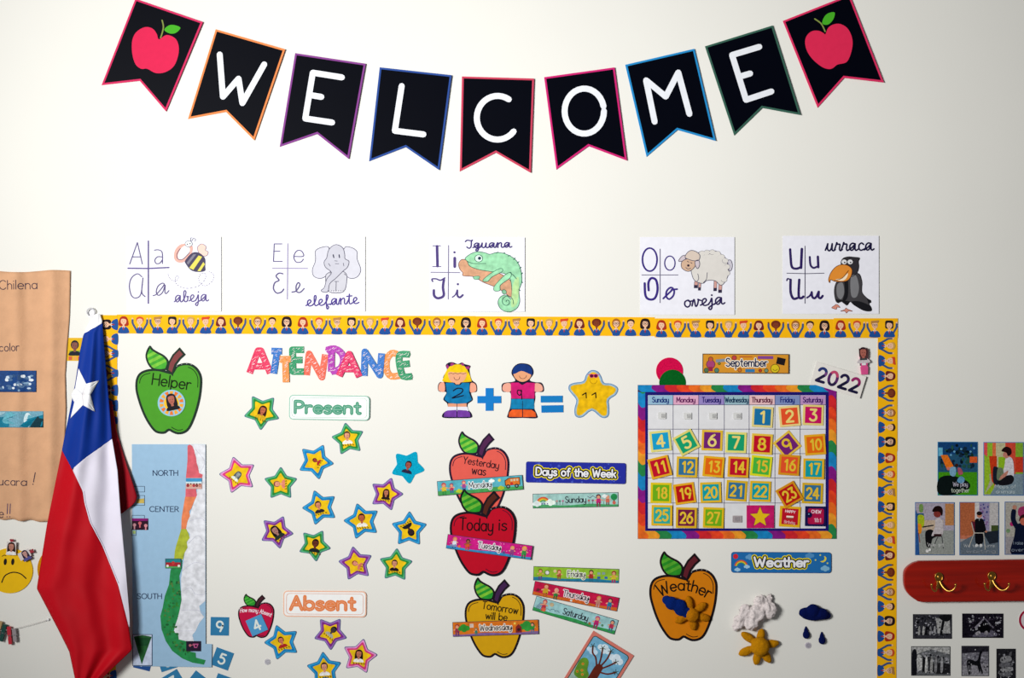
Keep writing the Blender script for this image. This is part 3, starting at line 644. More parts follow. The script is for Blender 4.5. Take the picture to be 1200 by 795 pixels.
def badge():
    T = Thing('sun_badge', 'round sky blue sun badge with a dark-haired portrait on the green apple', 'badge', 201.3, 472.5, 0, None, 2.1)
    T.part('disc').slab(arc(0, 0, 16.2, 15.6, 0, 360, 32), '9ccbe0', 0, 1.2).done()
    p = T.part('sun_rays')
    for i in range(14):
        a = i * 360 / 14
        p.poly(rot([(-2.2, -14), (2.2, -14), (1.3, -9.6), (-1.3, -9.6)], a), 'e8803c' if i % 2 else 'f0b040', 1.4)
    p.poly(arc(0, 0, 9, 9), 'f2c63c', 1.55); p.done()
    portrait(T, 0, -3.2, 1.25, -12, '241824', 'b87060', '1e1a22', 'long', 1.75)
def portrait(T, x, y, sc, a, hair, skin, shirt, style='short', k=1.7):
    """small printed portrait: hair, face, shoulders"""
    p = T.part('portrait', 'photo')
    f = lambda q: tr(rot(tr(q, 0, 0, sc), a), x, y)
    if style == 'long': p.poly(f(smooth([(-4.6, 6), (-4.8, -1), (-3.4, -5), (0, -6.4), (3.4, -5), (4.8, -1), (4.8, 6), (0, 4)])), hair, k)
    else: p.poly(f(arc(0, -1.6, 4.1, 4.7)), hair, k)
    p.poly(f(smooth([(-6.2, 9), (-5, 6), (-1.6, 4.6), (1.6, 4.6), (5, 6), (6.2, 9), (0, 9.4)])), shirt, k + .12)
    p.poly(f(rect(-1.2, 2, 1.2, 5.6)), skin, k + .2)
    p.poly(f(smooth([(-3, -1), (-2.6, -3.6), (0, -4.2), (2.6, -3.6), (3, -1), (2.2, 2.2), (0, 3.8), (-2.2, 2.2)])), skin, k + .3)
    for e in (-1.2, 1.2): p.poly(f(arc(e, -.7, .45, .35, 0, 360, 6)), '281818', k + .42)
    p.stroke(f([(-1.1, 1.7), (0, 2.1), (1.1, 1.7)]), .4 * sc, '8a3430', k + .42)
    p.done()
badge()
T1 = apple('coral apple card reading Yesterday was, behind the Monday strip', 526, 505.6, 70.8, 96, 'e8685c', '4a2440', '2a1838', leafc=('3fae3c', '8acc4a'), stemc='5a2a58')
p = T1.part('lettering', 'ink'); p.text('Yesterday', *T1.L([(563.2, 546.4)])[0], 8.2, 1.0, '281a28', 1.8, ang=9, fit=42); p.text('was', *T1.L([(560.8, 556.5)])[0], 9.6, 1.1, '281a28', 1.8, ang=6, fit=16); p.done()
T1 = apple('crimson apple card reading Today is, behind the Tuesday strip', 527, 573, 78, 102.6, 'c4052c', '5a0c30', '1a1020', leafc=('2f9a2c', '74b83c'), stemc='5c2a1c', d=2.4)
p = T1.part('lettering', 'ink'); p.text('Today', *T1.L([(558, 621.8)])[0], 14, 1.5, '1c0812', 1.8, ang=3, fit=39); p.text('is', *T1.L([(589, 621.5)])[0], 13, 1.5, '1c0812', 1.8, ang=2, fit=9); p.done()
T1 = apple('golden apple card reading Tomorrow will be, behind the Wednesday strip', 544.4, 677, 70.4, 94.7, 'dcab10', '4a3418', '1e1420', leafc=('2aa038', '84c43c'), stemc='4a2858')
p = T1.part('lettering', 'ink'); p.text('Tomorrow', *T1.L([(585.5, 716.6)])[0], 8.6, 1.1, '1c140c', 1.8, ang=9, fit=42); p.text('will be', *T1.L([(581.5, 726.5)])[0], 8.2, 1.1, '1c140c', 1.8, ang=5, fit=25); p.done()
T1 = apple('orange apple card reading Weather, with felt cloud and sun on it', 760.7, 646.3, 79.9, 105.6, 'd9860c', '3a2010', '1c1018', leafc=('2f962c', '5cae34'), stemc='6a2430')
T1.part('lettering', 'ink').text('Weather', *T1.L([(802, 692)])[0], 12.6, 1.7, '20140c', 1.8, ang=3, fit=58, curve=46).done()
T1 = apple('small crimson apple card asking How many Absent, with a blue 4', 279, 696.2, 42.4, 51.8, 'c8124c', '4a0c30', '24101c', leafc=('2f9a34', '54b844'), stemc='4c2430')
T1.part('lettering', 'ink').text('How many Absent?', *T1.L([(300.8, 718)])[0], 4.6, .8, 'e8ccd8', 1.8, ang=9, fit=38, curve=60).done()
def number_square(ch, label, cx, cy, ang, size=21.5, d=0.0, col='3a86b4'):
    T = Thing('number_square', label, 'number card', cx, cy, ang, 'blue number squares', d)
    T.part('square').slab(crect(0, 0, size, size), col, 0, 1.2).done()
    T.part('digit', 'ink').text(ch, 0, 5.8, 11.5, 2.2, 'd8e0dc', 1.45).done()
    return T
number_square('4', 'sky blue square with a white 4 on the small crimson apple', 301.2, 732.8, -24, 20, 2.3, '5aa2d2')
number_square('9', 'blue square with a white 9 beside the map', 257.6, 734.3, 1)
number_square('5', 'blue square with a white 5 tucked behind the map corner', 260.5, 772.5, 20)
number_square('3', 'blue square with its 3 cut by the picture bottom, left below the map', 203.5, 799, -31)
number_square('1', 'blue square tipped on its corner at the picture bottom, below the map', 231.5, 801, 38)
number_square('2', 'blue square at the picture bottom, right of the tipped one', 262, 803, 20)
number_square('7', 'dark blue square hidden under the map, below the triangle inset', 168, 775, 14, 20, 0, '2c5a9c')
number_square('6', 'blue square hidden under the map, lower edge showing', 196, 775.5, -18, 20)
# ------------------------------------------------------------------ ATTENDANCE letters
za = zm(5.4545, 280, 395)
def att(ch, label, strokes, col, d, wd=7.8):
    pts = [q for s_ in strokes for q in s_]
    cx = sum(p[0] for p in pts) / len(pts); cy = sum(p[1] for p in pts) / len(pts)
    T = Thing('paper_letter', label, 'letter', cx, cy, 0, 'coloured paper letters of ATTENDANCE', d)
    p = T.part('letter_body', 'crayon')
    for i, s_ in enumerate(strokes): p.stroke(T.L(s_), wd, col, thick=(0, 1.0 + .01 * i), cap=False)
    p.done(); p = T.part('crayon_scribble', 'ink')
    rnd = random.Random(ord(ch) + int(cx))
    for s_ in strokes:
        s_ = T.L(s_)
        for a, b in zip(s_, s_[1:]):
            n = int(hypot(b[0] - a[0], b[1] - a[1]) / 2.1) + 1
            for i in range(n):
                t = rnd.random(); x = a[0] + (b[0] - a[0]) * t + rnd.uniform(-1.7, 1.7); y = a[1] + (b[1] - a[1]) * t + rnd.uniform(-1.7, 1.7)
                l = rnd.uniform(.7, 1.8); an = radians(-28 + rnd.uniform(-14, 14))
                p.stroke([(x - l * cos(an), y - l * sin(an)), (x + l * cos(an), y + l * sin(an))], rnd.uniform(.25, .42), 'f8e8ec', 1.75, cap=False)
    o = p.done(); o['kind'] = 'stuff'
att('A', 'pink paper letter A, first letter of ATTENDANCE', [za(68, 232, 122, 88, 140, 88, 200, 232), za(95, 188, 170, 188)], 'e22c62', 0)
att('T', 'blue paper letter T, right after the first pink A', [za(208, 90, 275, 92), za(245, 92, 222, 235)], '2c78c8', 1.3)
att('T', 'orange paper letter T hanging low', [za(262, 144, 332, 142), za(298, 144, 302, 290)], 'ee9850', 2.6)
att('E', 'green paper letter E beside the orange T', [za(415, 82, 342, 82, 345, 222, 415, 222), za(350, 148, 405, 148)], '2a9c6c', 1.2)
att('N', 'coral paper letter N', [za(432, 245, 448, 108, 530, 258, 552, 112)], 'ee6c54', 0)
att('D', 'purple paper letter D', [smooth(za(560, 85, 610, 75, 655, 105, 668, 155, 645, 205, 590, 222), False, 3), za(590, 222, 592, 85)], 'b434b4', 1.3)
att('A', 'pink paper letter A between the purple D and the blue N', [za(640, 250, 705, 110, 770, 255), za(665, 205, 740, 205)], 'de2468', 2.6)
att('N', 'blue paper letter N', [za(800, 250, 805, 95, 900, 245, 912, 105)], '2c78c8', 1.3)
att('C', 'orange paper letter C', [smooth(za(1010, 110, 975, 105, 945, 145, 945, 215, 975, 252, 1035, 245), False, 3)], 'ee9850', 0)
att('E', 'green paper letter E, last letter of ATTENDANCE', [smooth(za(1090, 112, 1035, 112, 1022, 140, 1030, 200, 1050, 252, 1105, 252), False, 3), za(1030, 178, 1090, 170)], '2a9c6c', 1.2)
# ------------------------------------------------------------------ sign plates
def plate(name, label, cat, cx, cy, ang, w_, h_, col, r=3, rim=None, rimw=1.2, d=0, tilt=0, group=None, inner=None):
    T = Thing(name, label, cat, cx, cy, ang, group, d, tilt, w_ / 2)
    o = rrect(-w_ / 2, -h_ / 2, w_ / 2, h_ / 2, r) if r else crect(0, 0, w_, h_)
    T.part('card').slab(o, rim or col, 0, 1.1).done()
    if rim: T.part('panel').poly(inset(o, rimw), col, 1.3).done()
    return T
T = plate('name_plate', 'white plate with green rim reading Present', 'sign', 386.1, 478, .8, 94.5, 29, 'f0f4f2', 5, 'a0ccbc', 1.1, tilt=.8)
T.part('rim_line', 'ink').stroke(rrect(-44, -11.5, 44, 11.5, 4), .5, 'a8c8bc', 1.5, True).done()
p = T.part('lettering', 'ink'); p.text('Present', -2, 6.4, 13.4, 3.9, '5aa488', 1.5, fit=76); p.text('Present', -2, 6.4, 13.4, .5, 'a4d0c0', 1.8, fit=76); p.done()
T = plate('name_plate', 'white plate with peach rim reading Absent', 'sign', 380.8, 708, .4, 97.5, 30.5, 'efefef', 5, 'f8c8b0', 1.3, tilt=.5)
T.part('rim_line', 'ink').stroke(rrect(-45, -12, 45, 12, 4), .6, 'ecb8a4', 1.5, True).done()
p = T.part('lettering', 'ink'); p.text('Absent', -2.5, 6.6, 15, 4.2, 'ee8e58', 1.5, fit=75); p.text('Absent', -2.5, 6.6, 15, .5, 'f6bc98', 1.8, fit=75); p.done()
T = plate('title_plate', 'royal blue plate reading Days of the Week', 'sign', 674.8, 554.3, .9, 117.2, 24.6, '2b36a8', 2.4, '3c4290', .5, tilt=.3)
p = T.part('star_specks', 'ink'); rnd = random.Random(4)
for i in range(46): p.dot(rnd.uniform(-56, 56), rnd.uniform(-11, 11), rnd.uniform(.5, 2.2), rnd.choice(['3c50c0', '3444b8', '5064c8']), 1.4 + .002 * i)
p.done(); p = T.part('lettering', 'ink')
for wd, c_, k in ((6.8, 'f0e014', 1.6), (4.7, '180c28', 1.85), (1.8, 'e4e4ea', 2.1)): p.text('Days of the Week', 0, 4, 9.0, wd, c_, k, fit=93, ang=.8)
p.done()
T = plate('title_plate', 'blue cloudy plate with a rainbow reading Weather', 'sign', 915.4, 659.5, .2, 117.3, 24.4, '2676b8', 3.4, '2a4c84', .5, tilt=.3)
p = T.part('sky_print', 'ink')
p.dot(-53.5, -7, 3, 'd83040', 1.45)
def rainbow(p, x, y, r, k, w_=.9, cols=('d84840', 'e89838', 'e0d048', '48a858')):
    for i, c_ in enumerate(cols): p.stroke(arc(x, y, r - i * w_, r - i * w_, 190, 350, 10), w_ * 1.05, c_, k + .01 * i, cap=False)
def cloud(p, x, y, s_, c_, k):
    for dx, dy, r in ((-2, .6, 1.4), (0, 0, 2), (2.2, .5, 1.5), (0.3, 1, 1.8)): p.dot(x + dx * s_, y + dy * s_, r * s_, c_, k + .01 * (dx + 3))
rainbow(p, -47, 5.2, 7.6, 1.5); cloud(p, -51.5, 8, 1, 'a8d0ec', 1.6); cloud(p, -40.5, 4.5, 1.0, 'a8d0ec', 1.6); cloud(p, -37, -7, 1.5, '6aa4d4', 1.45); cloud(p, 33, -9, 1.5, '5a98cc', 1.45); cloud(p, 51, 6, 1.5, '88bcdc', 1.5)
p.poly(smooth([(50, -8), (52.6, -6), (52, -2.5), (48.6, -.4), (45.6, -1.6), (49, -2.6), (50.6, -5)]), 'e8d850', 1.5)
for x, y in ((45.5, -9), (40, -3.2), (54, .5)): p.dot(x, y, 1, 'd8dc78', 1.5)
p.done(); p = T.part('lettering', 'ink')
for wd, c_, k in ((7.4, 'f0e014', 1.9), (5.2, '181028', 2.1), (2.5, 'e4e4ea', 2.3)): p.text('Weather', 0, 4.6, 10.6, wd, c_, k, fit=63)
p.done()
T = plate('title_plate', 'orange school-supplies card reading September', 'sign', 873.7, 426.4, .3, 101, 23, 'dc9c34', 0, '5c4634', .9, tilt=.7)
p = T.part('supplies_print', 'ink'); rnd = random.Random(9)
for x, y, r, c_ in ((-41, 1, 5.4, 'b04c80'), (-41, -5, 3, 'c86440'), (-46, 8, 3, '5a7c5c'), (-34, 8, 3, '5a8c7c'), (-31, 0, 1.8, '7c9c44'), (-13.5, -6.8, 3, 'c84c50'), (-7, 7.6, 2.4, 'd87c30'), (17, 8, 2, 'c84030'), (24, 8, 2.6, '7c9c84')):
    p.dot(x, y, r, '3c2c28', 1.45); p.dot(x, y, r - .6, c_, 1.55)
for q, c_ in ((rot(crect(-29, -6.5, 11, 3.6), -6), '8c98a8'), (crect(23, -7.3, 18, 3.4), '8c4c9c'), (crect(5, 8.2, 11, 3.8), '3c84b8'), (rot(crect(41, -3, 10, 8), 12, (41, -3)), '241c20'), (crect(-41, 6.5, 5, 5), 'a02c50'), (crect(0, -8, 15, .8), 'b84030')):
    p.poly(q, c_, 1.6)
p.dot(34.2, 5.6, 5.4, '3c3410', 1.7); p.dot(34.2, 5.6, 4.8, 'e0c828', 1.8); p.stroke(arc(34.2, 5.2, 2.8, 2.6, 20, 160, 6), .5, '3c3410', 1.9)
p.done(); p = T.part('lettering', 'ink')
for wd, c_, k in ((3.2, 'ece4d8', 2.0), (1.35, '1c2450', 2.2)): p.text('September', 1, 3.2, 9.2, wd, c_, k, fit=48)
p.done()
T = plate('year_card', 'white tilted card reading 2022 in galaxy-coloured digits', 'card', 981.8, 445.5, 17, 60.2, 26.6, 'dedad6', 0, tilt=1.6, d=2)
cols = {0: ['30407c', '7c4c8c', '28204c'], 1: ['c85078', '603070', '302450'], 2: ['28204c', '3c2c68', '1c1840'], 3: ['a02c70', '8c2468', '201c44']}
for i, ch in enumerate('2022'):
    p = T.part('digit', 'ink'); g = GLYPH[ch][1]; x0 = -20.2 + i * 13.4
    for s_ in g:
        q = [(x0 + gx * 1.5 - 4.4, 7.8 - gy * 1.56) for gx, gy in s_]
        for j, (a, b) in enumerate(zip(q, q[1:])):
            t = min(2, int(3 * ((a[1] + b[1]) / 2 + 8) / 16)); p.stroke([a, b], 3.3, cols[i][max(0, t)], 1.4 + .01 * j)
    p.done()
# ------------------------------------------------------------------ day strips
def kid(p, x, y, s_, shirt, leg, hair='5c3420', k=1.4, skin='e8a888'):
    p.stroke(tr([(-3, .2), (0, -1), (3, -.2)], x, y, s_), 1.1 * s_, skin, k)
    p.poly(tr([(-1.6, -1.4), (1.6, -1.4), (2.2, 2.4), (-2.2, 2.4)], x, y, s_), shirt, k + .05)
    p.stroke(tr([(-1, 2.4), (-1.1, 5)], x, y, s_), 1.2 * s_, leg, k + .02); p.stroke(tr([(1, 2.4), (1.1, 5)], x, y, s_), 1.2 * s_, leg, k + .02)
    p.dot(x, y - 3.2 * s_, 2.1 * s_, hair, k + .08); p.dot(x, y - 2.7 * s_, 1.5 * s_, skin, k + .1)
def tree(p, x, y, s_, k=1.4, g='2c9a5c'): p.poly(crect(x, y + 3 * s_, 1.4 * s_, 4 * s_), '7c5434', k); p.dot(x, y, 3 * s_, g, k + .05)
def day_strip(word, label, cx, cy, ang, w_, h_, bg, ground, gh, deco, lc='281c30', halo=None, d=0, tilt=0):
    T = Thing('day_strip', label, 'day card', cx, cy, ang, 'day-of-the-week strips', d, tilt, w_ / 2)
    T.part('strip').slab(crect(0, 0, w_, h_), '3c3c50', 0, 1.0).done()
    p = T.part('picture', 'water'); p.poly(crect(0, 0, w_ - 1, h_ - 1), bg, 1.15)
    if ground:
        y1 = h_ / 2 - .5; xs = [(-w_ / 2 + .5) + (w_ - 1) * i / 16 for i in range(17)]
        p.poly([(x, y1 - gh - .7 * sin(x * .11 + len(word))) for x in xs] + [(w_ / 2 - .5, y1), (-w_ / 2 + .5, y1)], ground, 1.28)
    deco(p); p.done(); p = T.part('lettering', 'ink')
    fw = {'Monday': 26, 'Tuesday': 26, 'Wednesday': 37, 'Friday': 20, 'Thursday': 30, 'Saturday': 30, 'Sunday': 24}[word]
    if halo: p.text(word, 0, 2.6, 7.2, 2.6, halo, 1.75, fit=fw)
    p.text(word, 0, 2.6, 7.2, .8, lc, 1.95, fit=fw); p.done()
def dm(p):
    kid(p, -42.5, .5, 1.3, 'e0c840', '3c9c4c', 'c83c50'); kid(p, -33.5, .5, 1.1, 'c83c60', '4858b0', '8c3c80'); kid(p, -19, -1.5, 1.1, 'a84c98', '4c58a8', 'c84c60')
    for x in (-25, 24): cloud(p, x, 4.2, 1.1, 'b8cc3c', 1.4)
    cloud(p, 13.6, -4.8, 1, 'e4f0f0', 1.4); p.dot(23, -4.4, 1.8, 'e8d070', 1.4)
    p.poly([(29, -3.6), (34, -6.4), (46.8, -6.4), (47, 2.6), (29, 2.6)], '50302c', 1.4); p.poly([(30, -3), (34.4, -5.6), (46.2, -5.6), (46.2, 2), (30, 2)], 'e88430', 1.5)
    for x in (37, 40.4, 43.8): p.poly(crect(x, -3.4, 2.4, 2.6), 'd8ccb0', 1.6)
    for x in (32.6, 42.6): p.dot(x, 3.6, 2.4, '34282c', 1.65); p.dot(x, 3.6, 1.1, '90a0a8', 1.7)
    p.dot(37, .6, 1.8, 'c8342c', 1.65)
day_strip('Monday', 'sky blue day strip reading Monday with a school bus, on the coral apple', 562.7, 569, -4.3, 100.3, 17.2, '62b8c8', '52a860', 4.4, dm, halo='e4ecee', d=2.6)
def dt(p):
    kid(p, -41, 0, 1.2, 'd8dce8', '3c4c80', 'd89850'); p.poly(crect(-42, 4, 8, 2.4), '8c98c0', 1.6); kid(p, -25.5, .5, 1.25, 'd85c30', 'c84c38', '4c2c24', skin='a0603c'); p.dot(-35, 4, 1.6, 'e87838', 1.5)
    kid(p, 27, 1, 1.15, '9c4c8c', '705098', 'e0b060'); kid(p, 41, .5, 1.35, '3c9c50', '2c7c48', 'e8b838'); p.dot(17.5, 4, 1.6, '6a5c98', 1.5)
    rnd = random.Random(3)
    for i in range(30): p.dot(rnd.uniform(-48, 48), rnd.uniform(-7, 3), .45, 'f0a0d0', 1.3)
day_strip('Tuesday', 'magenta day strip reading Tuesday, on the crimson apple', 573.5, 641, 7.8, 100.4, 16.8, 'd0208c', '3c94c8', 2.8, dt, halo='e8e0e8', d=5.2)
def dw(p):
    kid(p, -45, .5, 1.25, 'a8405c', '6c4484', 'b83c38'); cloud(p, -37.5, -2, 2, '3c9c38', 1.45); p.poly(crect(-28, -3.8, 4.6, 4.6), 'd4c0b4', 1.5); kid(p, -23, 3, .8, '3c8c78', '3c8c78', '3c7c64')
    p.poly([(23.5, 6), (23.5, -.6), (27, -4), (30.5, -.6), (30.5, 6)], '8c2c2c', 1.5); p.dot(27, 2.4, 1.8, '3c1c24', 1.6)
    cloud(p, 36.5, -2.4, 2.6, '3ca044', 1.45); kid(p, 43, .5, 1.15, '3c6c7c', '6c7c98', '3c342c'); p.dot(22.6, -5, 1.4, 'e8c85c', 1.5)
day_strip('Wednesday', 'orange day strip reading Wednesday, on the golden apple', 580.8, 736.2, -1.8, 100.6, 17, 'dd7c24', '8c6ca4', 2.4, dw, halo='e8e0d8', d=2.6)
def dsun(p):
    rainbow(p, -38, 3.4, 7.6, 1.4, 1.2); cloud(p, -45.5, 2.6, 1.5, 'dce8e8', 1.5); cloud(p, -30, 1.2, 1.7, 'dce8e0', 1.5)
    for x in (-39.5, -36.5, -33): p.dot(x, 3.4, .8, '6c4ca4', 1.6)
    for x, c_ in ((-22, 'c4a098'), (-18.5, '6a8c80'), (-15, 'b87898'), (15.5, 'c46c6c'), (20, '9c5c78'), (33, 'b8b0a8')): p.stroke([(x, 5), (x, 1)], .5, '3c6c4c', 1.4); p.dot(x, .5, 1.3, c_, 1.45)
    kid(p, 26.8, .4, 1.35, 'c8307c', '8c305c', '4c2c44'); p.stroke([(14, -4.4), (17, -2.6), (20, -5), (24, -2.4)], .6, '5c3c6c', 1.5)
    kid(p, 37.5, .4, 1.1, 'c87060', '6c4c4c', 'e09c80'); tree(p, 45, -3.2, 1.3); p.dot(45, 3.6, 2, 'd86c5c', 1.5); cloud(p, 34, -4.6, 1, 'e8f0f0', 1.4)
day_strip('Sunday', 'pale blue day strip with a rainbow reading Sunday, above the apples strips', 674.5, 586.6, -1.1, 100.4, 17, 'a8d0cc', '52a870', 3, dsun, d=0)
def df(p):
    kid(p, -42, .5, 1.15, 'b8bc2c', '744c8c', '8c5c2c'); p.dot(-34, -1.4, 2.8, '4c4c54', 1.45); p.dot(-34, -1.4, 2.2, 'dcdcd8', 1.5); kid(p, -20, .5, 1.1, 'b85c3c', 'a0642c', 'a8342c'); p.dot(-25, -3.4, 1.9, 'dcc49c', 1.5)
    kid(p, 17.5, .6, 1.3, 'b43c30', '2c7c9c', '3c2820'); 
    for x, y in ((26.5, -2.2), (32, -2.6), (26.5, 2.6), (35, 2.4)): p.poly(crect(x, y, 3.6, 2.8), ('98b4b0', '3c6cb0')[y > 2], 1.5)
    kid(p, 44, .8, 1.3, 'dcc43c', 'b83068', 'a03428')
day_strip('Friday', 'lime green day strip reading Friday, top of the fan of three', 675.2, 673.8, 1.9, 100.4, 16.6, '98c43c', '2c84a8', 3.2, df, halo='e8ecdc')
def dth(p):
    kid(p, -36, 0, 1.5, 'd8b030', 'b86c28', 'b43c28'); kid(p, -23.5, 1.6, 1.25, '3c8c48', '2c6c48', 'e0b0a0'); p.dot(-45, 1, 2, '8c2c40', 1.5); p.stroke([(-47, 3), (-42, 0)], .6, '4c2c30', 1.5)
    kid(p, 27, 1, 1.25, 'c88c7c', 'c4a0a0', 'd8a44c'); kid(p, 40.5, 1, 1.3, '2c84a8', '3c6c98', '5c2c2c'); p.dot(14.5, 5.2, 1.6, '4c9c88', 1.5); p.dot(-4.5, 6, 1.4, 'c8d0cc', 1.5)
day_strip('Thursday', 'red day strip reading Thursday, middle of the fan of three', 674.8, 698.9, 11.3, 101, 16.4, 'cc1c50', 'd8702c', 3.4, dth, halo='ecdce0', d=1.3)
def dsa(p):
    for i in range(4): p.stroke([(-47 + i * 1.8, 5), (-43.5 + i * 1.3, -3)], .6, '5c6c9c', 1.4)
    kid(p, -38.5, -1, 1.3, 'c83c54', 'c83c54', 'b42c50'); p.dot(-37.5, 4, 2.4, 'e06c50', 1.6); p.dot(-30, -4, 2.4, 'd0b48c', 1.4); p.dot(-30, -4, 1.7, 'd8c4a0', 1.45)
    for x, y in ((-33, 4.4), (-27, 3), (-22, 3.4)): p.stroke(arc(x, y, 3, 2.4, 190, 350, 6), .5, '4c6c80', 1.4)
    kid(p, 26, .6, 1.4, 'c02c78', 'a02c68', 'c04c88'); kid(p, 44, -.4, 1.3, 'c43c60', '4c7c8c', '3c5c6c'); p.dot(18.5, 4.4, 1.6, 'a87848', 1.5); p.dot(33.5, 2.4, 1.5, '5c8c6c', 1.5)
day_strip('Saturday', 'pale blue day strip reading Saturday, lowest of the fan of three', 674.3, 721.3, 16.5, 100.4, 17.6, 'a4d0d4', '3ca05c', 3.6, dsa, d=.6)
# ------------------------------------------------------------------ attendance stars
def round_star(R, a, ratio=.56, r_=2.2):
    s_ = star5(0, 0, R, R * ratio, a); o = []
    for i in range(10):
        p_, c, n_ = s_[i - 1], s_[i], s_[(i + 1) % 10]
        rr = r_ if i % 2 == 0 else 1.2
        u = (p_[0] - c[0], p_[1] - c[1]); v = (n_[0] - c[0], n_[1] - c[1]); lu, lv = hypot(*u), hypot(*v)
        A1 = (c[0] + u[0] / lu * rr, c[1] + u[1] / lu * rr); B1 = (c[0] + v[0] / lv * rr, c[1] + v[1] / lv * rr)
        for t in (0, .33, .67, 1):
            o.append(tuple((1 - t) ** 2 * A1[j] + 2 * t * (1 - t) * c[j] + t * t * B1[j] for j in (0, 1)))
    return o
SC = {'green': ('5cb486', '2c9440'), 'blue': ('38a6dc', '1686c4'), 'purple': ('a074c4', '8c3092'), 'pink': ('e49cd4', 'dc4084')}
def name_star(label, cx, cy, R, a, col, por, group, yc='f0c818', d=0):
    T = Thing('name_star', label, 'star', cx, cy, 0, group, d)
    st = round_star(R, a, .57, 3.0)
    T.part('star_card').slab(st, '4c6c94', 0, 1.4).done()
    hh = R * R * .56 * sin(radians(36)) / hypot(R - R * .56 * cos(radians(36)), R * .56 * sin(radians(36)))   # centre to edge
    g = lambda d_: round_star(R * (1 - d_ / hh), a, .57, 3.0 - .3 * d_)
    T.part('outer_band', 'water').poly(g(.55), SC[col][0], 1.6).done()
    T.part('inner_band', 'water').poly(g(2.1), SC[col][1], 1.8).done()
    T.part('star_centre', 'water').poly(g(3.9), yc, 2.0).done()
    x, y, sc, ang, hair, skin, shirt, style = por
    portrait(T, x, y, sc, ang, hair, skin, shirt, style, 2.2)
    p = T.part('name_writing', 'ink'); rnd = random.Random(int(cx + cy))
    for i in range(5):
        X = -6 + 3 * i; q = rot([(X, 9.6 * sc + rnd.uniform(-.4, .4)), (X + rnd.uniform(.2, 1.4), 11.6 * sc)], ang)
        p.stroke(tr(q, x, y), .6, '7a5c10', 2.7); q = rot([(X, 11.6 * sc), (X + 1.6, 10.6 * sc)], ang); p.stroke(tr(q, x, y), .5, '7a5c10', 2.72)
    o = p.done(); o['kind'] = 'stuff'
PG, AG = 'name stars under Present', 'name stars under Absent'
DK, BR = '241414', '4a2418'
for a in (
 ('green name star with a long-haired child, left of the Present plate', 307, 482.8, 22.5, -32, 'green', (1, -1, 1.0, 18, '3c1810', 'c07050', 'd8b020', 'long'), PG),
 ('green name star with a smiling child in a dark bow tie, below the Present plate', 408, 514.9, 20.6, -10, 'green', (-1.2, -3.4, .95, -4, '3c2c28', 'e0a080', 'e8e4e0', 'short'), PG),
 ('blue name star with a tiny tilted portrait, below left of the Present plate', 369.9, 541, 22.4, 25, 'blue', (0, -1, .6, -60, '4a1c20', 'a84840', 'b8302c', 'short'), PG),
 ('pink name star with a grey portrait, farthest left in the group', 279, 557, 23.2, -15, 'pink', (0, 0, .75, 40, '5c6468', 'a0a8a8', 'dce4d8', 'long'), PG),
 ('pale green name star with a sideways pale portrait', 329, 567.4, 21, 0, 'green', (-3, 0, .85, -90, '8c4c44', 'eaa48c', 'e8907c', 'short'), PG),
 ('purple name star with a dark long-haired child, below the plain turquoise star', 452.6, 579.2, 21, 18, 'purple', (0, -1, .8, 6, '301818', 'c07c60', '2c2020', 'long'), PG),
 ('blue name star with a short-haired boy, upper of two below the tiny portrait star', 375.2, 594.9, 22.2, -19.5, 'blue', (-2, -2, .9, -14, '281c1c', 'd89070', '302830', 'short'), PG),
 ('blue name star with a boy in a white shirt, centre of the group', 424.3, 611.1, 22.8, -16, 'blue', (-.4, -3, 1.0, -4, '301414', 'c06848', 'e4e0d8', 'short'), PG),
 ('blue name star with an upside-down dark portrait, right end of the group', 479.5, 620.8, 22.4, 1, 'blue', (1.5, 2, .95, 150, '14141c', '3c2c34', '24202c', 'short'), PG),
 ('purple name star with a tilted long-haired portrait, lower left of the group', 324, 623.6, 21, 24, 'purple', (-1, -1, 1.05, -36, '1c1418', 'b08078', '2c3834', 'long'), PG),
 ('dark green name star with a dark-skinned child', 368.6, 639, 20.4, 30, 'green', (1, -1, 1.0, 8, '1c1214', '6c3428', '1c2c2c', 'short'), PG),
 ('purple name star with a small pink sideways portrait, bottom of the group', 417, 660.9, 21.6, -10, 'purple', (0, 0, .75, -60, 'a04c40', 'e89c84', 'dc8068', 'short'), PG),
 ('green name star with a boy in a black top, bottom right of the group', 463.8, 662.7, 21, 4, 'green', (-1.4, -1.4, .85, 4, '2c1c1c', 'd8987c', '241c20', 'short'), PG),
 ('blue name star with a boy in a red collar, beside the small crimson apple', 330.7, 752.9, 22.2, -19, 'blue', (-1, -1.5, .85, -18, '301c1c', 'd8846c', 'b82c2c', 'short'), AG),
 ('purple name star with a black and white portrait, under the Absent plate', 387.3, 742.1, 21, 35, 'purple', (3, -3, .85, 40, '181418', '4c4448', 'b4b4b0', 'short'), AG),
 ('pink name star with a long-haired girl, right of the Absent group', 421.5, 769.4, 22, 13, 'pink', (-.8, -2, .95, 4, '281814', 'c47c64', 'e4e4e0', 'long'), AG),
 ('blue name star cut by the picture bottom, with a laughing boy', 380.2, 785, 22, -5, 'blue', (0, -2.4, 1.0, -4, '2c1c1c', 'e0a088', 'e4e4e4', 'short'), AG)):
    name_star(*a)
T = Thing('name_star', 'plain turquoise star with rounded points and a small portrait', 'star', 477.8, 547.1, 0, PG, 0)
T.part('star_card', 'felt').slab(round_star(22, 30, .58, 5), '12b4d8', 0, 1.4).done(); portrait(T, .6, -1, .95, 14, '281824', 'a85c50', '2c2c4c', 'short', 1.7)
T = Thing('velcro_dot', 'round white velcro dot below the blue star at the small apple', 'dot', 313.5, 776, 0)
T.part('disc', 'felt').slab(arc(0, 0, 3.6), 'cccad0', 0, 1.2).done(); T.part('core', 'felt').slab(arc(0, 0, 2.4), 'b8b6c0', 1.2, 1.6).done()
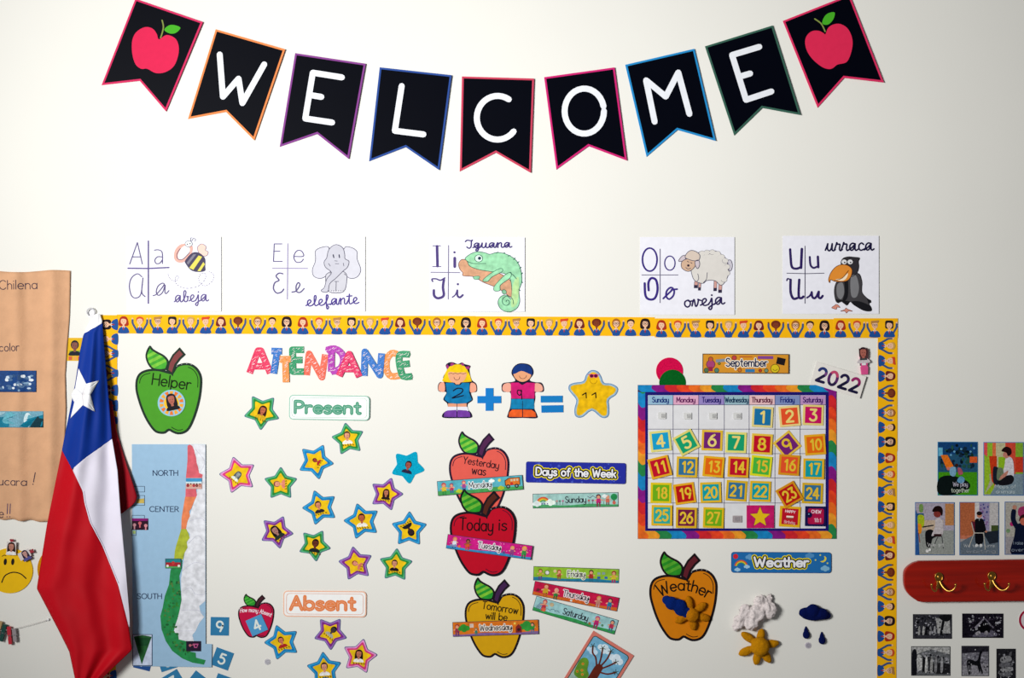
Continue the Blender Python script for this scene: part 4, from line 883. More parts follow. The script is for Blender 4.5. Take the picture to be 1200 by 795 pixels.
T = Thing('velcro_dot', 'round white velcro dot below the blue raindrops', 'dot', 946.9, 756.7, 0)
T.part('disc', 'felt').slab(arc(0, 0, 3.7), 'c8c2cc', 0, 1.2).done(); T.part('core', 'felt').slab(arc(0, 0, 2.5), 'b4b0bc', 1.2, 1.6).done()
# ------------------------------------------------------------------ counting figures
z = zm(8, 500, 415)
T = Thing('paper_figure', 'cut-out girl with yellow hair and a blue dress marked 2', 'cut-out', 536, 457.5, 0, 'cut-out counting figures'); q = lambda *a: T.L(z(*a))
OLC = '1c1838'
T.part('backing').slab(q(*sum(smooth([(178, 108), (205, 82), (245, 78), (290, 95), (330, 80), (355, 95), (410, 112), (400, 150), (420, 240), (460, 275), (472, 315), (465, 355), (415, 365), (432, 430), (385, 470), (390, 520), (420, 560), (415, 598), (285, 602), (155, 598), (152, 560), (195, 520), (192, 465), (155, 425), (185, 360), (115, 352), (105, 300), (125, 265), (160, 262), (155, 215), (190, 150)]), ())), OLC, 0, 1.2).done()
p = T.part('hair', 'water'); p.poly(T.L(smooth(z(190, 150, 230, 108, 290, 98, 345, 108, 385, 155, 415, 235, 400, 262, 165, 262, 162, 215))), 'f0cc14', 1.4); p.done()
p = T.part('bow'); 
for pts in ((180, 112, 195, 98, 212, 120, 200, 140, 185, 132), (222, 88, 245, 82, 262, 100, 225, 118), (318, 95, 335, 82, 352, 100, 340, 115), (360, 120, 405, 115, 398, 145, 370, 140)): p.poly(q(*pts), 'a43c84', 1.6)
p.done()
p = T.part('face'); p.poly(T.L(smooth(z(205, 170, 285, 175, 370, 175, 365, 225, 335, 262, 285, 272, 235, 262, 208, 225))), 'ecb08c', 1.6)
p.stroke(T.L(smooth(z(255, 215, 265, 238, 285, 244, 305, 235, 312, 212), False)), .5, '5c2830', 1.8); p.stroke(q(205, 188, 230, 180, 250, 188, 268, 178, 290, 188, 315, 180, 340, 188, 368, 180), .5, '5a4010', 1.8); p.done()
p = T.part('neck'); p.poly(q(255, 262, 325, 262, 305, 285, 275, 285), 'ecb08c', 1.5); p.done()
for a_ in ((165, 270, 130, 270, 112, 300, 115, 345, 168, 352), (412, 275, 450, 278, 465, 310, 460, 350, 408, 358)): p = T.part('hand'); p.poly(T.L(smooth(z(*a_))), 'f0ac94', 1.5); p.done()
p = T.part('dress', 'water'); p.poly(q(178, 272, 250, 270, 270, 292, 315, 292, 335, 270, 402, 272, 398, 365, 425, 430, 370, 462, 285, 468, 210, 460, 165, 425, 190, 362), '0c80b4', 1.7); p.done()
p = T.part('leg_pair'); p.poly(q(200, 464, 375, 464, 375, 500, 200, 500), 'e8a484', 1.5); p.poly(q(195, 495, 380, 495, 395, 535, 185, 535), 'dcdce8', 1.6); p.stroke(q(284, 470, 284, 530), .6, OLC, 1.8); p.done()
for a_ in ((162, 590, 165, 550, 195, 530, 280, 525, 280, 592), (288, 592, 288, 525, 375, 530, 405, 550, 410, 590)): p = T.part('shoe', 'water'); p.poly(q(*a_), '7c44a8', 1.75); p.done()
p = T.part('number', 'ink'); p.stroke(T.L(smooth(z(250, 345, 290, 322, 335, 330, 325, 365, 240, 412, 285, 405, 345, 390), False)), 1.3, '101030', 1.95); p.done()
T = Thing('paper_figure', 'cut-out boy with dark blue hair and a pink shirt marked 9', 'cut-out', 612.5, 458, 0, 'cut-out counting figures')
T.part('backing').slab(T.L(smooth(z(795, 185, 810, 130, 850, 95, 900, 87, 960, 100, 995, 140, 998, 190, 965, 245, 1020, 265, 1075, 270, 1098, 315, 1090, 355, 1020, 360, 1018, 415, 1005, 500, 1030, 560, 1030, 602, 900, 600, 765, 600, 762, 560, 782, 500, 790, 415, 780, 360, 715, 355, 702, 320, 715, 275, 800, 262, 830, 245))), OLC, 0, 1.2).done()
T.part('hair', 'water').poly(T.L(smooth(z(805, 180, 818, 130, 855, 102, 900, 94, 955, 107, 988, 145, 990, 190, 970, 190, 890, 160, 830, 185))), '143c84', 1.75).done()
p = T.part('face'); p.poly(T.L(smooth(z(815, 180, 890, 150, 975, 185, 960, 235, 900, 262, 840, 238))), 'ecac84', 1.6)
p.stroke(T.L(smooth(z(868, 205, 878, 225, 905, 232, 930, 218, 935, 200), False)), .5, '5c2830', 1.9); p.done()
for a_ in ((785, 278, 730, 280, 710, 315, 722, 350, 785, 352), (1015, 278, 1065, 282, 1088, 315, 1080, 348, 1012, 352)): T.part('hand').poly(T.L(smooth(z(*a_))), 'f0b09c', 1.5).done()
T.part('shirt', 'water').poly(T.L(z(788, 270, 860, 268, 895, 292, 940, 268, 1015, 272, 1010, 418, 792, 418)), 'd4207c', 1.7).done()
p = T.part('shorts', 'water'); p.poly(T.L(z(795, 422, 1005, 422, 1008, 515, 785, 515)), '1488b8', 1.6); p.stroke(T.L(z(898, 440, 898, 515)), .6, OLC, 1.8); p.done()
for a_ in ((768, 590, 772, 550, 800, 522, 895, 522, 895, 592), (903, 592, 903, 522, 985, 525, 1020, 550, 1026, 590)): T.part('shoe', 'water').poly(T.L(z(*a_)), 'ec682c', 1.75).done()
p = T.part('number', 'ink'); p.stroke(T.L(smooth(z(880, 345, 855, 340, 850, 370, 875, 388, 890, 355, 885, 340, 890, 395, 892, 425), False)), 1.2, '201024', 1.95); p.done()
T = Thing('plus_sign', 'blue foam plus sign between the girl and the boy', 'sign', 573.3, 468.6, 0); T.part('cross').slab(T.L(z(475, 395, 552, 395, 552, 320, 625, 320, 625, 395, 698, 395, 698, 462, 625, 462, 625, 533, 552, 533, 552, 462, 475, 462)), '1884d0', 0, 1.8).done()
z = zm(9.933, 625, 420)
T = Thing('equals_bar', 'blue foam bar, upper one of the equals sign', 'sign', 646.3, 467.9, 0, 'equals sign bars'); T.part('bar').slab(T.L(z(85, 438, 340, 436, 340, 514, 85, 516)), '1884c8', 0, 1.8).done()
T = Thing('equals_bar', 'blue foam bar, lower one of the equals sign', 'sign', 647.2, 479.4, 0, 'equals sign bars'); T.part('bar').slab(T.L(z(92, 550, 348, 546, 348, 630, 94, 634)), '1480c8', 0, 1.8).done()
T = Thing('yellow_star', 'large yellow star in pink sunglasses reading 11, edged pale blue', 'star', 695, 462, 0)
so = smooth(z(580, 268, 610, 200, 655, 148, 705, 138, 755, 160, 790, 215, 820, 285, 900, 295, 970, 330, 985, 375, 955, 430, 880, 485, 882, 570, 878, 660, 840, 695, 780, 685, 680, 610, 580, 680, 520, 692, 482, 660, 480, 580, 500, 490, 450, 420, 410, 365, 420, 310, 480, 285), True, 3)
T.part('backing').slab(T.L(so), '6890c0', 0, 1.2).done(); T.part('rim', 'water').poly(inset(T.L(so), .9), 'a4c0d0', 1.35).done(); T.part('star_centre', 'water').poly(inset(T.L(so), 2.6), 'ecbe0c', 1.5).done()
p = T.part('sunglasses')
for x in (678, 726): p.poly(T.L(z(*sum(arc(x, 206, 26, 24), ()))), 'd4447c', 1.7); p.poly(T.L(z(*sum(arc(x, 206, 19, 17), ()))), '58143c', 1.85)
p.stroke(T.L(z(632, 190, 770, 190)), .7, 'd4447c', 1.8); p.done()
p = T.part('smile', 'ink'); p.stroke(T.L(smooth(z(655, 255, 670, 285, 700, 298, 730, 285, 742, 255), False)), .5, 'a88010', 1.7); p.done()
for o_ in (0, 112): p = T.part('digit', 'ink'); p.stroke(T.L(z(570 + o_, 428, 612 + o_, 402, 616 + o_, 462)), 1.3, '281808', 1.8); p.done()
# ------------------------------------------------------------------ calendar chart and its cards
T = Thing('calendar_chart', 'large September calendar chart with tie-dye rainbow border', 'calendar', 863.6, 541.6, 0, None, .8)
CL = T
T.part('board').slab(T.L(rect(747.3, 451.4, 979.9, 631.7)), '40305c', 0, 1.5).done()
BANDS = [(0, '2c8c50'), (.14, '1c8cc8'), (.31, '8c1c8c'), (.46, 'd42c34'), (.60, 'e84c28'), (.74, 'ec7428'), (.87, 'eca030')]
def tie(name, x0, y0, x1, y1, horiz, phase, period, sgn=1):
    p = T.part('rainbow_border', 'water'); L_ = (x1 - x0) if horiz else (y1 - y0); W2 = (y1 - y0) if horiz else (x1 - x0)
    k0 = int(-phase / period) - 2
    for r in range(k0, k0 + 6):
        for i, (f_, c_) in enumerate(BANDS):
            s0 = phase + (r + f_) * period; s1 = phase + (r + (BANDS[i + 1][0] if i < 6 else 1)) * period
            def edge(s_): return [(min(L_, max(0, s_ + sgn * 3.2 * sin(pi * j / 5) + 1.2 * (j / 5 - .5) * 4)), W2 * j / 5) for j in range(6)]
            e0, e1 = edge(s0), edge(s1)
            if e0[0][0] >= L_ and e0[2][0] >= L_ or e1[0][0] <= 0 and e1[2][0] <= 0: continue
            for j in range(5):
                qd = [e0[j], e1[j], e1[j + 1], e0[j + 1]]
                if abs(e1[j][0] - e0[j][0]) + abs(e1[j + 1][0] - e0[j + 1][0]) < .01: continue
                qd = [(x0 + a, y0 + b) if horiz else (x0 + b, y0 + a) for a, b in qd]
                p.poly(T.L(qd), c_, 1.6)
    p.done()
tie('t', 747.5, 451.6, 979.7, 459.6, True, -12, 101, -1)
tie('b', 747.5, 622.4, 979.7, 631.5, True, 22, 101, 1)
tie('l', 747.5, 459.6, 756, 622.4, False, -15, 97, 1)
tie('r', 970.8, 459.6, 979.7, 622.4, False, -38, 98, -1)
T.part('navy_frame').poly(T.L(rect(756, 459.6, 970.8, 622.4)), '201878', 1.8).done()
T.part('white_grid').poly(T.L(rect(759.2, 463.4, 967.2, 619.4)), 'd8d8dc', 2.0).done()
XS = [759.2, 788.6, 818.5, 848.5, 877.6, 907.8, 937.3, 967.2]; YS = [474.6, 503.1, 531.8, 560.3, 589.6]
for i, (dname, c_, tc) in enumerate((('Sunday', '9cc0d8', '1c3c84'), ('Monday', 'e4b0cc', '6c1c64'), ('Tuesday', 'a090cc', '2c2078'), ('Wednesday', 'a0c0cc', '1c4464'), ('Thursday', 'e0b8bc', '6c2048'), ('Friday', '8898c8', '1c2c84'), ('Saturday', 'c49ccc', '4c1c74'))):
    p = T.part('day_heading', 'ink'); p.poly(T.L(rect(XS[i] + .2, 463.6, XS[i + 1] - .2, 474.4)), c_, 2.15)
    cx_ = (XS[i] + XS[i + 1]) / 2
    p.text(dname, *T.L([(cx_, 471.6)])[0], 5.8, 1.0, tc, 2.3, fit={'Sunday': 19, 'Monday': 21.6, 'Tuesday': 21.6, 'Wednesday': 27, 'Thursday': 23.6, 'Friday': 16, 'Saturday': 22.6}[dname]); p.done()
p = T.part('grid_lines', 'ink')
for x in XS[1:-1]: p.stroke(T.L([(x, 463.6), (x, 619.3)]), .55, '3c3468', 2.4)
for y in YS: p.stroke(T.L([(759.3, y), (967.1, y)]), .55, '3c3468', 2.4)
p.done()
dA, dB, dC, dD = zm(7.948, 735, 440), zm(7.948, 860, 440), zm(7.948, 735, 540), zm(7.948, 860, 540)
COLN = {'1c7cb0': 'blue', 'ec5c30': 'orange-red', 'd0106c': 'magenta', '18a8d4': 'sky blue', '16a878': 'green', '7c2880': 'purple', 'c80c30': 'crimson', 'ec7010': 'orange', '3c7ca4': 'steel blue', '54c048': 'bright green', '0ca8b0': 'turquoise', '78b81c': 'lime', 'c41418': 'red', '38b4a8': 'aqua', '7c1c4c': 'maroon'}
CARDS = [(1, dB(263, 388), 3, '1c7cb0', 'e8d890', 0), (2, dB(515, 380), -5, 'ec5c30', 'f0d890', 0), (3, dB(735, 370), 2, 'd0106c', 'ecd888', 0),
 (4, dA(308, 612), -6, '18a8d4', 'e8e088', 0), (5, dA(548, 625), -28.6, '16a878', 'e4d87c', 0), (6, dA(788, 605), 2, '7c2880', 'ecc43c', 0), (7, dA(1010, 625), 2, '16a878', 'ece484', 0),
 (8, dB(258, 640), 3, 'c80c30', 'ecc84c', 0), (9, dB(493, 645), -39, '7c2880', 'ecc84c', 0), (10, dB(752, 645), -4, 'ec7010', 'ecb428', 0),
 (11, dC(300, 60), -14, 'c80c30', 'ecb428', 1), (12, dC(553, 58), 2, '3c7ca4', 'e8c030', 1), (13, dC(800, 55), 5, 'ec7010', 'ecb820', 1), (14, dC(1030, 58), 3, 'c80c30', 'ecb428', 1),
 (15, dD(250, 50), 6, '54c048', 'e8e428', 1), (16, dD(510, 40), 4, 'ec5c30', 'e0a020', 1), (17, dD(738, 75), 1, '0ca8b0', 'ecbc20', 1),
 (18, dC(312, 300), 1, '78b81c', 'ecd020', 0), (19, dC(533, 305), -8, 'c41418', 'ecb428', 0), (20, dC(775, 295), -2, '0ca8b0', 'e8c030', 0), (21, dC(1015, 280), 4, '3c7ca4', 'e4bc24', 0),
 (22, dD(243, 285), 2, '0ca8b0', 'ecc020', 0), (23, dD(512, 315), -30, 'c41418', 'dc9c1c', 1), (24, dD(728, 303), 2, '3c7ca4', 'e0b824', 0),
 (25, dC(320, 508), 1, '38b4a8', 'ecc020', 1), (26, dC(547, 530), 1, '7c1c4c', 'e4b828', 1), (27, dC(800, 530), 2, '78b81c', 'e8c420', 1)]
DAYN = ['Sunday', 'Monday', 'Tuesday', 'Wednesday', 'Thursday', 'Friday', 'Saturday']
for n_, pos, ang, bg, bd, up in CARDS:
    x, y = pos[0]
    tilt_w = 'tilted ' if abs(ang) > 12 else ''
    ri = (n_ + 3) // 7
    T = Thing('date_card', '%s%s card numbered %d, %s row under %s' % (tilt_w, COLN[bg], n_, ['top', 'second', 'third', 'fourth', 'bottom'][ri], DAYN[(n_ + 3) % 7]), 'date card', x, y, ang, 'calendar date cards', 4.3 + up * 1.3, .8 * ((n_ * 7) % 3 - .6), 12)
    T.part('card').slab(crect(0, 0, 24.2, 24), bd, 0, 1.1).done()
    T.part('panel').poly(crect(0, 0, 19.2, 19), bg, 1.3).done()
    fg = 'f0dc84' if n_ < 8 else 'ecc83c'
    tx = str(n_)
    if len(tx) == 1: p = T.part('digit', 'ink'); p.text(tx, 0, 6.4, 12.8, 2.6, fg, 1.5); p.done()
    else:
        for j in (0, 1): p = T.part('digit', 'ink'); p.text(tx[j], -3.9 + 7.9 * j + (0 if tx[j] != '1' else .4), 6, 12, 2.3, fg, 1.5, sx=.78); p.done()
for i in range(4):
    x, y = [dA(322, 375), dA(560, 378), dA(795, 378), dA(1022, 378)][i][0]
    T = Thing('velcro_pad', 'clear velcro pad in the empty %s box of the top calendar row' % DAYN[i], 'pad', x, y, 0, 'empty calendar pads', 4.2)
    T.part('pad').slab(rrect(-4.6, -3.8, 4.6, 3.8, .8), 'cfcfcf', 0, 1.6).done(); T.part('hook_patch', 'felt').slab(crect(1.6, .3, 4.6, 4.6), 'b4b4b4', 1.6, 2.0).done()
T = Thing('velcro_pad', 'grey velcro pad in the empty Wednesday box of the bottom calendar row', 'pad', *dC(1022, 543)[0], 0, 'empty calendar pads', 4.2)
T.part('pad', 'felt').slab(rrect(-5.4, -4, 5.4, 4, .6), 'b8aeb2', 0, .9).done(); T.part('hook_patch', 'felt').slab(crect(0, 0, 6, 4.6), 'a8a0a6', .9, 1.3).done()
T = Thing('date_card', 'magenta calendar card with a yellow star', 'date card', *dD(243, 521)[0], 0, 'calendar date cards', 4.3)
T.part('card', 'water').slab(crect(0, 0, 32, 26.6), 'cc1c70', 0, 1.1).done(); T.part('star_edge').poly(star5(-.4, .6, 13, 5.8), '4c1c34', 1.25).done(); T.part('star').poly(star5(-.4, .6, 12.2, 5.4), 'ecc41c', 1.4).done()
T = Thing('date_card', 'red calendar card reading Happy Birthday with a cake', 'date card', *dD(518, 521)[0], 3.5, 'calendar date cards', 4.3)
T.part('card').slab(crect(0, 0, 24.4, 24.2), 'ecbc20', 0, 1.1).done(); T.part('panel').poly(crect(0, -.2, 19, 18.6), 'c81430', 1.3).done()
p = T.part('lettering', 'ink'); p.text('HAPPY', 0, -4.6, 2.8, .65, 'ecd4d8', 1.5, fit=11.5, ang=4); p.text('Birthday', 0, 8, 3.2, .6, 'e8b0b4', 1.5, fit=12.5, ang=3); p.done()
p = T.part('cake'); p.poly(crect(0, 1.8, 7.6, 2.6), 'a04c38', 1.5); p.poly(crect(0, 0, 8.4, 2), 'ece0d4', 1.6); p.done()
T = Thing('date_card', 'navy and magenta calendar card with a dark blue ball, bottom right box', 'date card', *dD(757, 517)[0], 1, 'calendar date cards', 4.3)
T.part('card').slab(crect(0, 0, 24.6, 23.2), '1c1458', 0, 1.1).done(); T.part('panel', 'water').poly(rrect(-9, -9, 9.6, 9.2, 2), 'b81450', 1.3).done()
p = T.part('ball'); p.dot(-7.4, -1.4, 3.4, '14104c', 1.5); p.dot(-8, -2.4, .8, '88b4d8', 1.65); p.done()
p = T.part('lettering', 'ink'); p.text('CHEW', .6, -3.6, 3.6, .7, 'ecd0dc', 1.5, fit=11, ang=2); p.text('18:1', 2.4, 6.6, 4.2, .7, 'e4c0d0', 1.5, fit=7.6); p.done()
for lab, x, y, r, c_, d_ in (('pink felt disc above the calendar, upper one', 784.6, 435, 15.8, 'e01458', 0), ('green felt disc tucked behind the calendar top edge', 788, 449, 15.6, '0c6c28', 1.4)):
    T = Thing('felt_disc', lab, 'disc', x, y, 0, 'felt discs above the calendar', d_ - .9 if d_ else 0); T.part('disc', 'felt').slab(arc(0, 0, r, r, 0, 360, 40), c_, 0, 1.3 if not d_ else 1.1).done()
# ------------------------------------------------------------------ kraft paper with pictures
def kdep(x, y):
    """relief of the hanging kraft paper in mm, x and y in picture pixels"""
    g = lambda c, w_, h_: h_ * math.exp(-((x - c) / w_) ** 2)
    return (4 + g(20 + (y - 320) * .016, 7, 6.2) - g(31 + (y - 320) * .016, 5, 1.2) + g(63 - (y - 320) * .010, 8, 10.5) + g(-30, 16, 8)
            + 1.3 * noise.noise(Vector((x * .05, y * .02, 1))) + .5 * noise.noise(Vector((x * .16, y * .12, 5))) + 3.5 * max(0, (y - 560) / 50) * .5)
def lerp(tab, t):
    for (a, va), (b, vb) in zip(tab, tab[1:]):
        if t <= b: return va + (vb - va) * max(0, (t - a)) / (b - a)
    return tab[-1][1]
def thicken(o, t=.0006, off=-1):
    m = o.modifiers.new('thickness', 'SOLIDIFY'); m.thickness = t; m.offset = off; return o
def gridmesh(name, fn, nu, nv, m, parent, t=.0006):
    vs_ = [fn(i / nu, j / nv) for j in range(nv + 1) for i in range(nu + 1)]
    fs = [[j * (nu + 1) + i, (j + 1) * (nu + 1) + i, (j + 1) * (nu + 1) + i + 1, j * (nu + 1) + i + 1] for j in range(nv) for i in range(nu)]
    return thicken(mesh_obj(name, vs_, fs, m, parent), t)
T = Thing('kraft_paper', 'large brown kraft paper sheet with handwriting, left of the flag', 'poster', 20, 465, 0)
T.warp = lambda x, y: kdep(x + 20, y + 465)
KR = [(318, 83), (370, 82), (410, 79), (440, 77), (480, 78), (540, 75), (600, 73), (612, 72)]
def kf(u, v):
    y = 318 + v * (612 - 318); x = -60 + u * (lerp(KR, y) + 60); y += (1 - u) * -7 * v + .8 * sin(x * .3) * v + 1.2 * sin(x * .07) * (1 - v)
    return Vector(((x - 20) * S, -kdep(x, y) / 1000, -(y - 465) * S))
gridmesh('sheet', kf, 90, 70, mat('dcae8a', 'kraft'), T.o)
for w_, x, y, h_, fit, wd, ang in (('Chilena', 0, 339.5, 10.5, 44, .9, -1), ('color', 0, 412, 9, 24, .9, -2), ('ucara', -1, 568.5, 9, 33, .9, 1), ('e', 0, 606.5, 10, 5, .9, 0)):
    T.part('handwriting', 'ink').text(w_, *T.L([(x, y)])[0], h_, wd, '4a3c50', .5, ang, align='l', fit=fit).done()
T.part('handwriting', 'ink').stroke(T.L([(42, 554), (40, 565)]), 1, '4a3c50', .5).dot(*T.L([(39.4, 567.6)])[0], .7, '4a3c50', .5).done()
for x in (9.8, 13): T.part('handwriting', 'ink').stroke(T.L([(x, 590.5), (x - .4, 602)]), .9, '4a3c70', .5).dot(*T.L([(x - .6, 605.6)])[0], .6, '4a3c70', .5).done()
def kpic(label, x0, y0, x1, y1, bg, paint):
    T = Thing('glued_picture', label, 'picture', (x0 + x1) / 2, (y0 + y1) / 2, 0, 'pictures on the kraft paper')
    cx, cy = T.cx, T.cy; T.warp = lambda x, y: kdep(x + cx, y + cy) + 1.5
    def f(u, v): x, y = x0 + u * (x1 - x0), y0 + v * (y1 - y0); return Vector(((x - cx) * S, -(kdep(x, y) + 1.7) / 1000, -(y - cy) * S))
    gridmesh('print_sheet', f, 64, 14, mat(bg, 'photo'), T.o, .0004)
    p = T.part('picture', 'photo'); paint(p, T); p.done()
def sky(p, T):
    rnd = random.Random(2)
    for i in range(70):
        x, y = rnd.uniform(-28, 40.5), rnd.choice([rnd.uniform(438, 446), rnd.uniform(448, 457.6)]); c_ = rnd.choice(['c4d4e4', '8cacc8', 'dce4ec', '5c7ca4', '3c5c88'])
        p.poly(T.L(arc(x, y, rnd.uniform(1.2, 3.4), rnd.uniform(.8, 2.0), 0, 360, 9)), c_, .5 + .003 * i)
kpic('picture of clouds in a blue sky glued on the kraft paper', -30, 434.5, 43.4, 459.6, '28508c', sky)
def ice(p, T):
    p.poly(T.L([(-8, 490), (10, 488), (30, 492), (52, 486), (52, 501), (-8, 501)]), '1c84a0', .5)
    p.poly(T.L(smooth([(4, 491), (8, 485), (14, 483), (20, 486), (30, 484), (38, 488), (40, 496), (20, 497), (6, 496)])), '70b8c8', .6)
    p.poly(T.L(smooth([(32, 484), (37, 487), (36, 499), (31, 500), (29, 492)])), 'cfe4ec', .7); p.poly(T.L([(38, 497), (45, 488), (52, 491), (52, 501), (36, 501)]), '14404c', .75)
    p.poly(T.L([(-8, 483), (8, 483), (0, 488), (-8, 489)]), 'a8ccd8', .6)
kpic('picture of a turquoise iceberg sea glued on the kraft paper, lower one', -8, 482, 52, 501, '7cb0c4', ice)
T = Thing('portrait_card', 'small yellow card with a dark-haired portrait between kraft paper and flag', 'card', 91, 409.6, 0, None, .2)
T.part('card').slab(crect(0, 0, 25, 27), 'e8bc28', 0, .8).done(); T.part('green_patch', 'water').poly(crect(-1, 4, 17, 5), '88a83c', 1).done(); portrait(T, -3.2, -3.4, 1.15, 0, '181c2c', '8c5a50', '1c2030', 'short', 1.2)
p = T.part('coloured_squares'); [p.poly(crect(x, 10.4, 4, 4.4), c_, 1.1) for x, c_ in ((-8.4, 'd86c50'), (-3, 'e8a860'), (2.6, 'd85c44'))]; p.done()
# ------------------------------------------------------------------ flag
FL = [(368, 112), (379, 106), (391, 98), (430, 91), (470, 84), (528, 72.5), (615, 55), (690, 43), (738, 68), (764, 81), (797, 88), (815, 92)]
FR = [(368, 118), (379, 120), (440, 125), (515, 131), (552, 137.5), (600, 141), (675, 148), (723, 152), (762, 155), (797, 118), (815, 100)]
def fdep(x, y):
    l, r = lerp(FL, y), lerp(FR, y); u = min(1.15, max(-.1, (x - l) / max(6, r - l))); k = min(1, max(.12, (y - 365) / 90))
    h_ = .020 + .013 * sin(pi * min(1, max(0, u))) + .010 * sin(2 * pi * (1.15 * u - .18 + (y - 540) / 900)) + .0045 * sin(2 * pi * (2.6 * u + (y - 400) / 330))
    h_ += .0014 * noise.noise(Vector((x * .06, y * .035, 3))) * 2
    return .008 + (h_ + .012) * k
TF = Thing('flag', 'hanging flag with blue canton, white star, white and red stripes', 'flag', 105, 560, 0)
RO = TF.o.location.copy()
def cloth(name, Lt, Rt, y0, y1, col, off=0.0, nu=26, nv=60, dep=fdep, parent=None):
    def f(u, v):
        y = y0 + (y1 - y0) * v; a, b = lerp(Lt, y), lerp(Rt, y); x = a + (b - a) * u
        return P(x, y, dep(x, y) + off) - RO
    return gridmesh(name, f, nu, nv, mat(col, 'cloth'), parent or TF.o, .0007)
cloth('pole_sleeve', [(368, 112), (379, 104), (391, 98.2)], [(368, 117), (376, 120), (379, 120), (391, 98.6)], 368, 391, 'f2f2f6', 0, 12, 10)
CAN = [(379, 119.6), (391, 98), (410, 94), (430, 91), (450, 88), (470, 84), (500, 78), (528, 72.5), (550, 84)]
cloth('blue_canton', CAN, [(379, 120), (440, 125), (515, 131), (537, 100), (550, 84.4)], 379, 550, '0a3c9c')
WL = [(515, 130.8), (537, 100), (550, 84.4), (576, 97), (590, 99), (612, 105), (640, 120), (686, 138.5), (735, 151)]
cloth('white_stripe', WL, [(515, 131.2), (552, 137.5), (600, 141), (675, 148), (723, 151.8), (735, 152)], 515, 735, 'dedaea')
o = cloth('hem_stitching', [(y, x + 1.2) for y, x in WL[3:8]], [(y, x + 1.7) for y, x in WL[3:8]], 576, 684, 'a8a4b8', .0006, 2, 40)
cloth('red_stripe', [(528, 72.5), (615, 55), (690, 43), (738, 68), (764, 81), (797, 88), (815, 92)],
      [(528, 72.6), (550, 84.4), (576, 97), (590, 99), (612, 105), (640, 120), (686, 138.5), (735, 151), (762, 155), (797, 118), (815, 93)], 528, 815, 'c60620', 0, 40, 90)
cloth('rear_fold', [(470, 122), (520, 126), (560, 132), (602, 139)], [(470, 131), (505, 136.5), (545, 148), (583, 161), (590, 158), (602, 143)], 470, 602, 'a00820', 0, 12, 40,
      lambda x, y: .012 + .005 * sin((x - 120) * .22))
def star_cloth():
    z = [(92, 432), (100.8, 450), (116, 446), (106, 463), (111.5, 483), (97, 475), (82.5, 490.5), (87, 472), (83, 463), (88, 455)]
    cx, cy = 96, 462; vs_, fs = [], []; n = 6
    for i in range(10):
        a, b = z[i], z[(i + 1) % 10]; base = len(vs_); idx = {}
        for r in range(n + 1):
            for c_ in range(r + 1):
                t = r / n; s_ = c_ / r if r else 0
                x = cx + ((a[0] + (b[0] - a[0]) * s_) - cx) * t; y = cy + ((a[1] + (b[1] - a[1]) * s_) - cy) * t
                idx[r, c_] = len(vs_); vs_.append(P(x, y, fdep(x, y) + .0014) - RO)
        for r in range(n):
            for c_ in range(r + 1):
                fs.append([idx[r, c_], idx[r + 1, c_ + 1], idx[r + 1, c_]][::-1])
                if c_ < r: fs.append([idx[r, c_], idx[r, c_ + 1], idx[r + 1, c_ + 1]][::-1])
    return thicken(mesh_obj('star', vs_, [f_[::-1] for f_ in fs], mat('f4f4fa', 'cloth'), TF.o), .0005)
star_cloth()
T = Thing('wall_hook', 'small clear plastic hook holding the top of the flag', 'hook', 107.5, 366, 0)
T.part('base').slab(arc(0, 1.5, 4.6, 5.4), 'dcdce0', 0, 1.5).done()
tube('hook_ring', [(r_ * cos(radians(a)) * S, -.007 - .003 * sin(radians(a)), r_ * sin(radians(a)) * S) for r_, a in ((4.6, a) for a in range(-40, 231, 30))], .0016, mat('c4c4cc', 'plastic'), T.o, 8, 3)
# ------------------------------------------------------------------ sad faces, string and pegs
def sphere(name, c, r, m, parent, sc=(1, 1, 1)):
    bm = bmesh.new(); bmesh.ops.create_icosphere(bm, subdivisions=3, radius=1)
    for v in bm.verts: v.co = Vector((v.co.x * r * sc[0], v.co.y * r * sc[1], v.co.z * r * sc[2])) + Vector(c)
    me = bpy.data.meshes.new(name); bm.to_mesh(me); bm.free(); me.materials.append(m); me.polygons.foreach_set('use_smooth', [True] * len(me.polygons))
    o = bpy.data.objects.new(name, me); C.objects.link(o); o.parent = parent; return o
T = Thing('face_disc', 'yellow disc with a sad face and two photo pegs', 'face', 11.6, 669, 0)
T.part('disc', 'paper').slab(arc(0, 0, 27.2, 26.4, 0, 360, 48), 'f2c414', 0, 3).done()
for x in (-4.9, 3.9): T.part('eye', 'ink').poly(rot(arc(x, -10.5, 1.9, 3.9), 6, (x, -10.5)), '28201c', 3.3).done()
T.part('mouth', 'ink').stroke(smooth([(-9, 13.6), (-5, 5.6), (4, 1.8), (13, 3.6), (19.4, 9)], False), 1.3, '28201c', 3.3).done()
p = T.part('brow', 'ink'); p.stroke([(-8.6, -17), (-6, -18.4), (-4, -17.6)], .8, '28201c', 3.3); p.done()
T = Thing('face_disc', 'orange-yellow disc almost wholly hidden behind the flag edge', 'face', 71, 667, 0); T.part('disc', 'felt').slab(arc(0, 0, 26.8, 26.8, 0, 360, 48), 'e09c14', 0, 3).done()
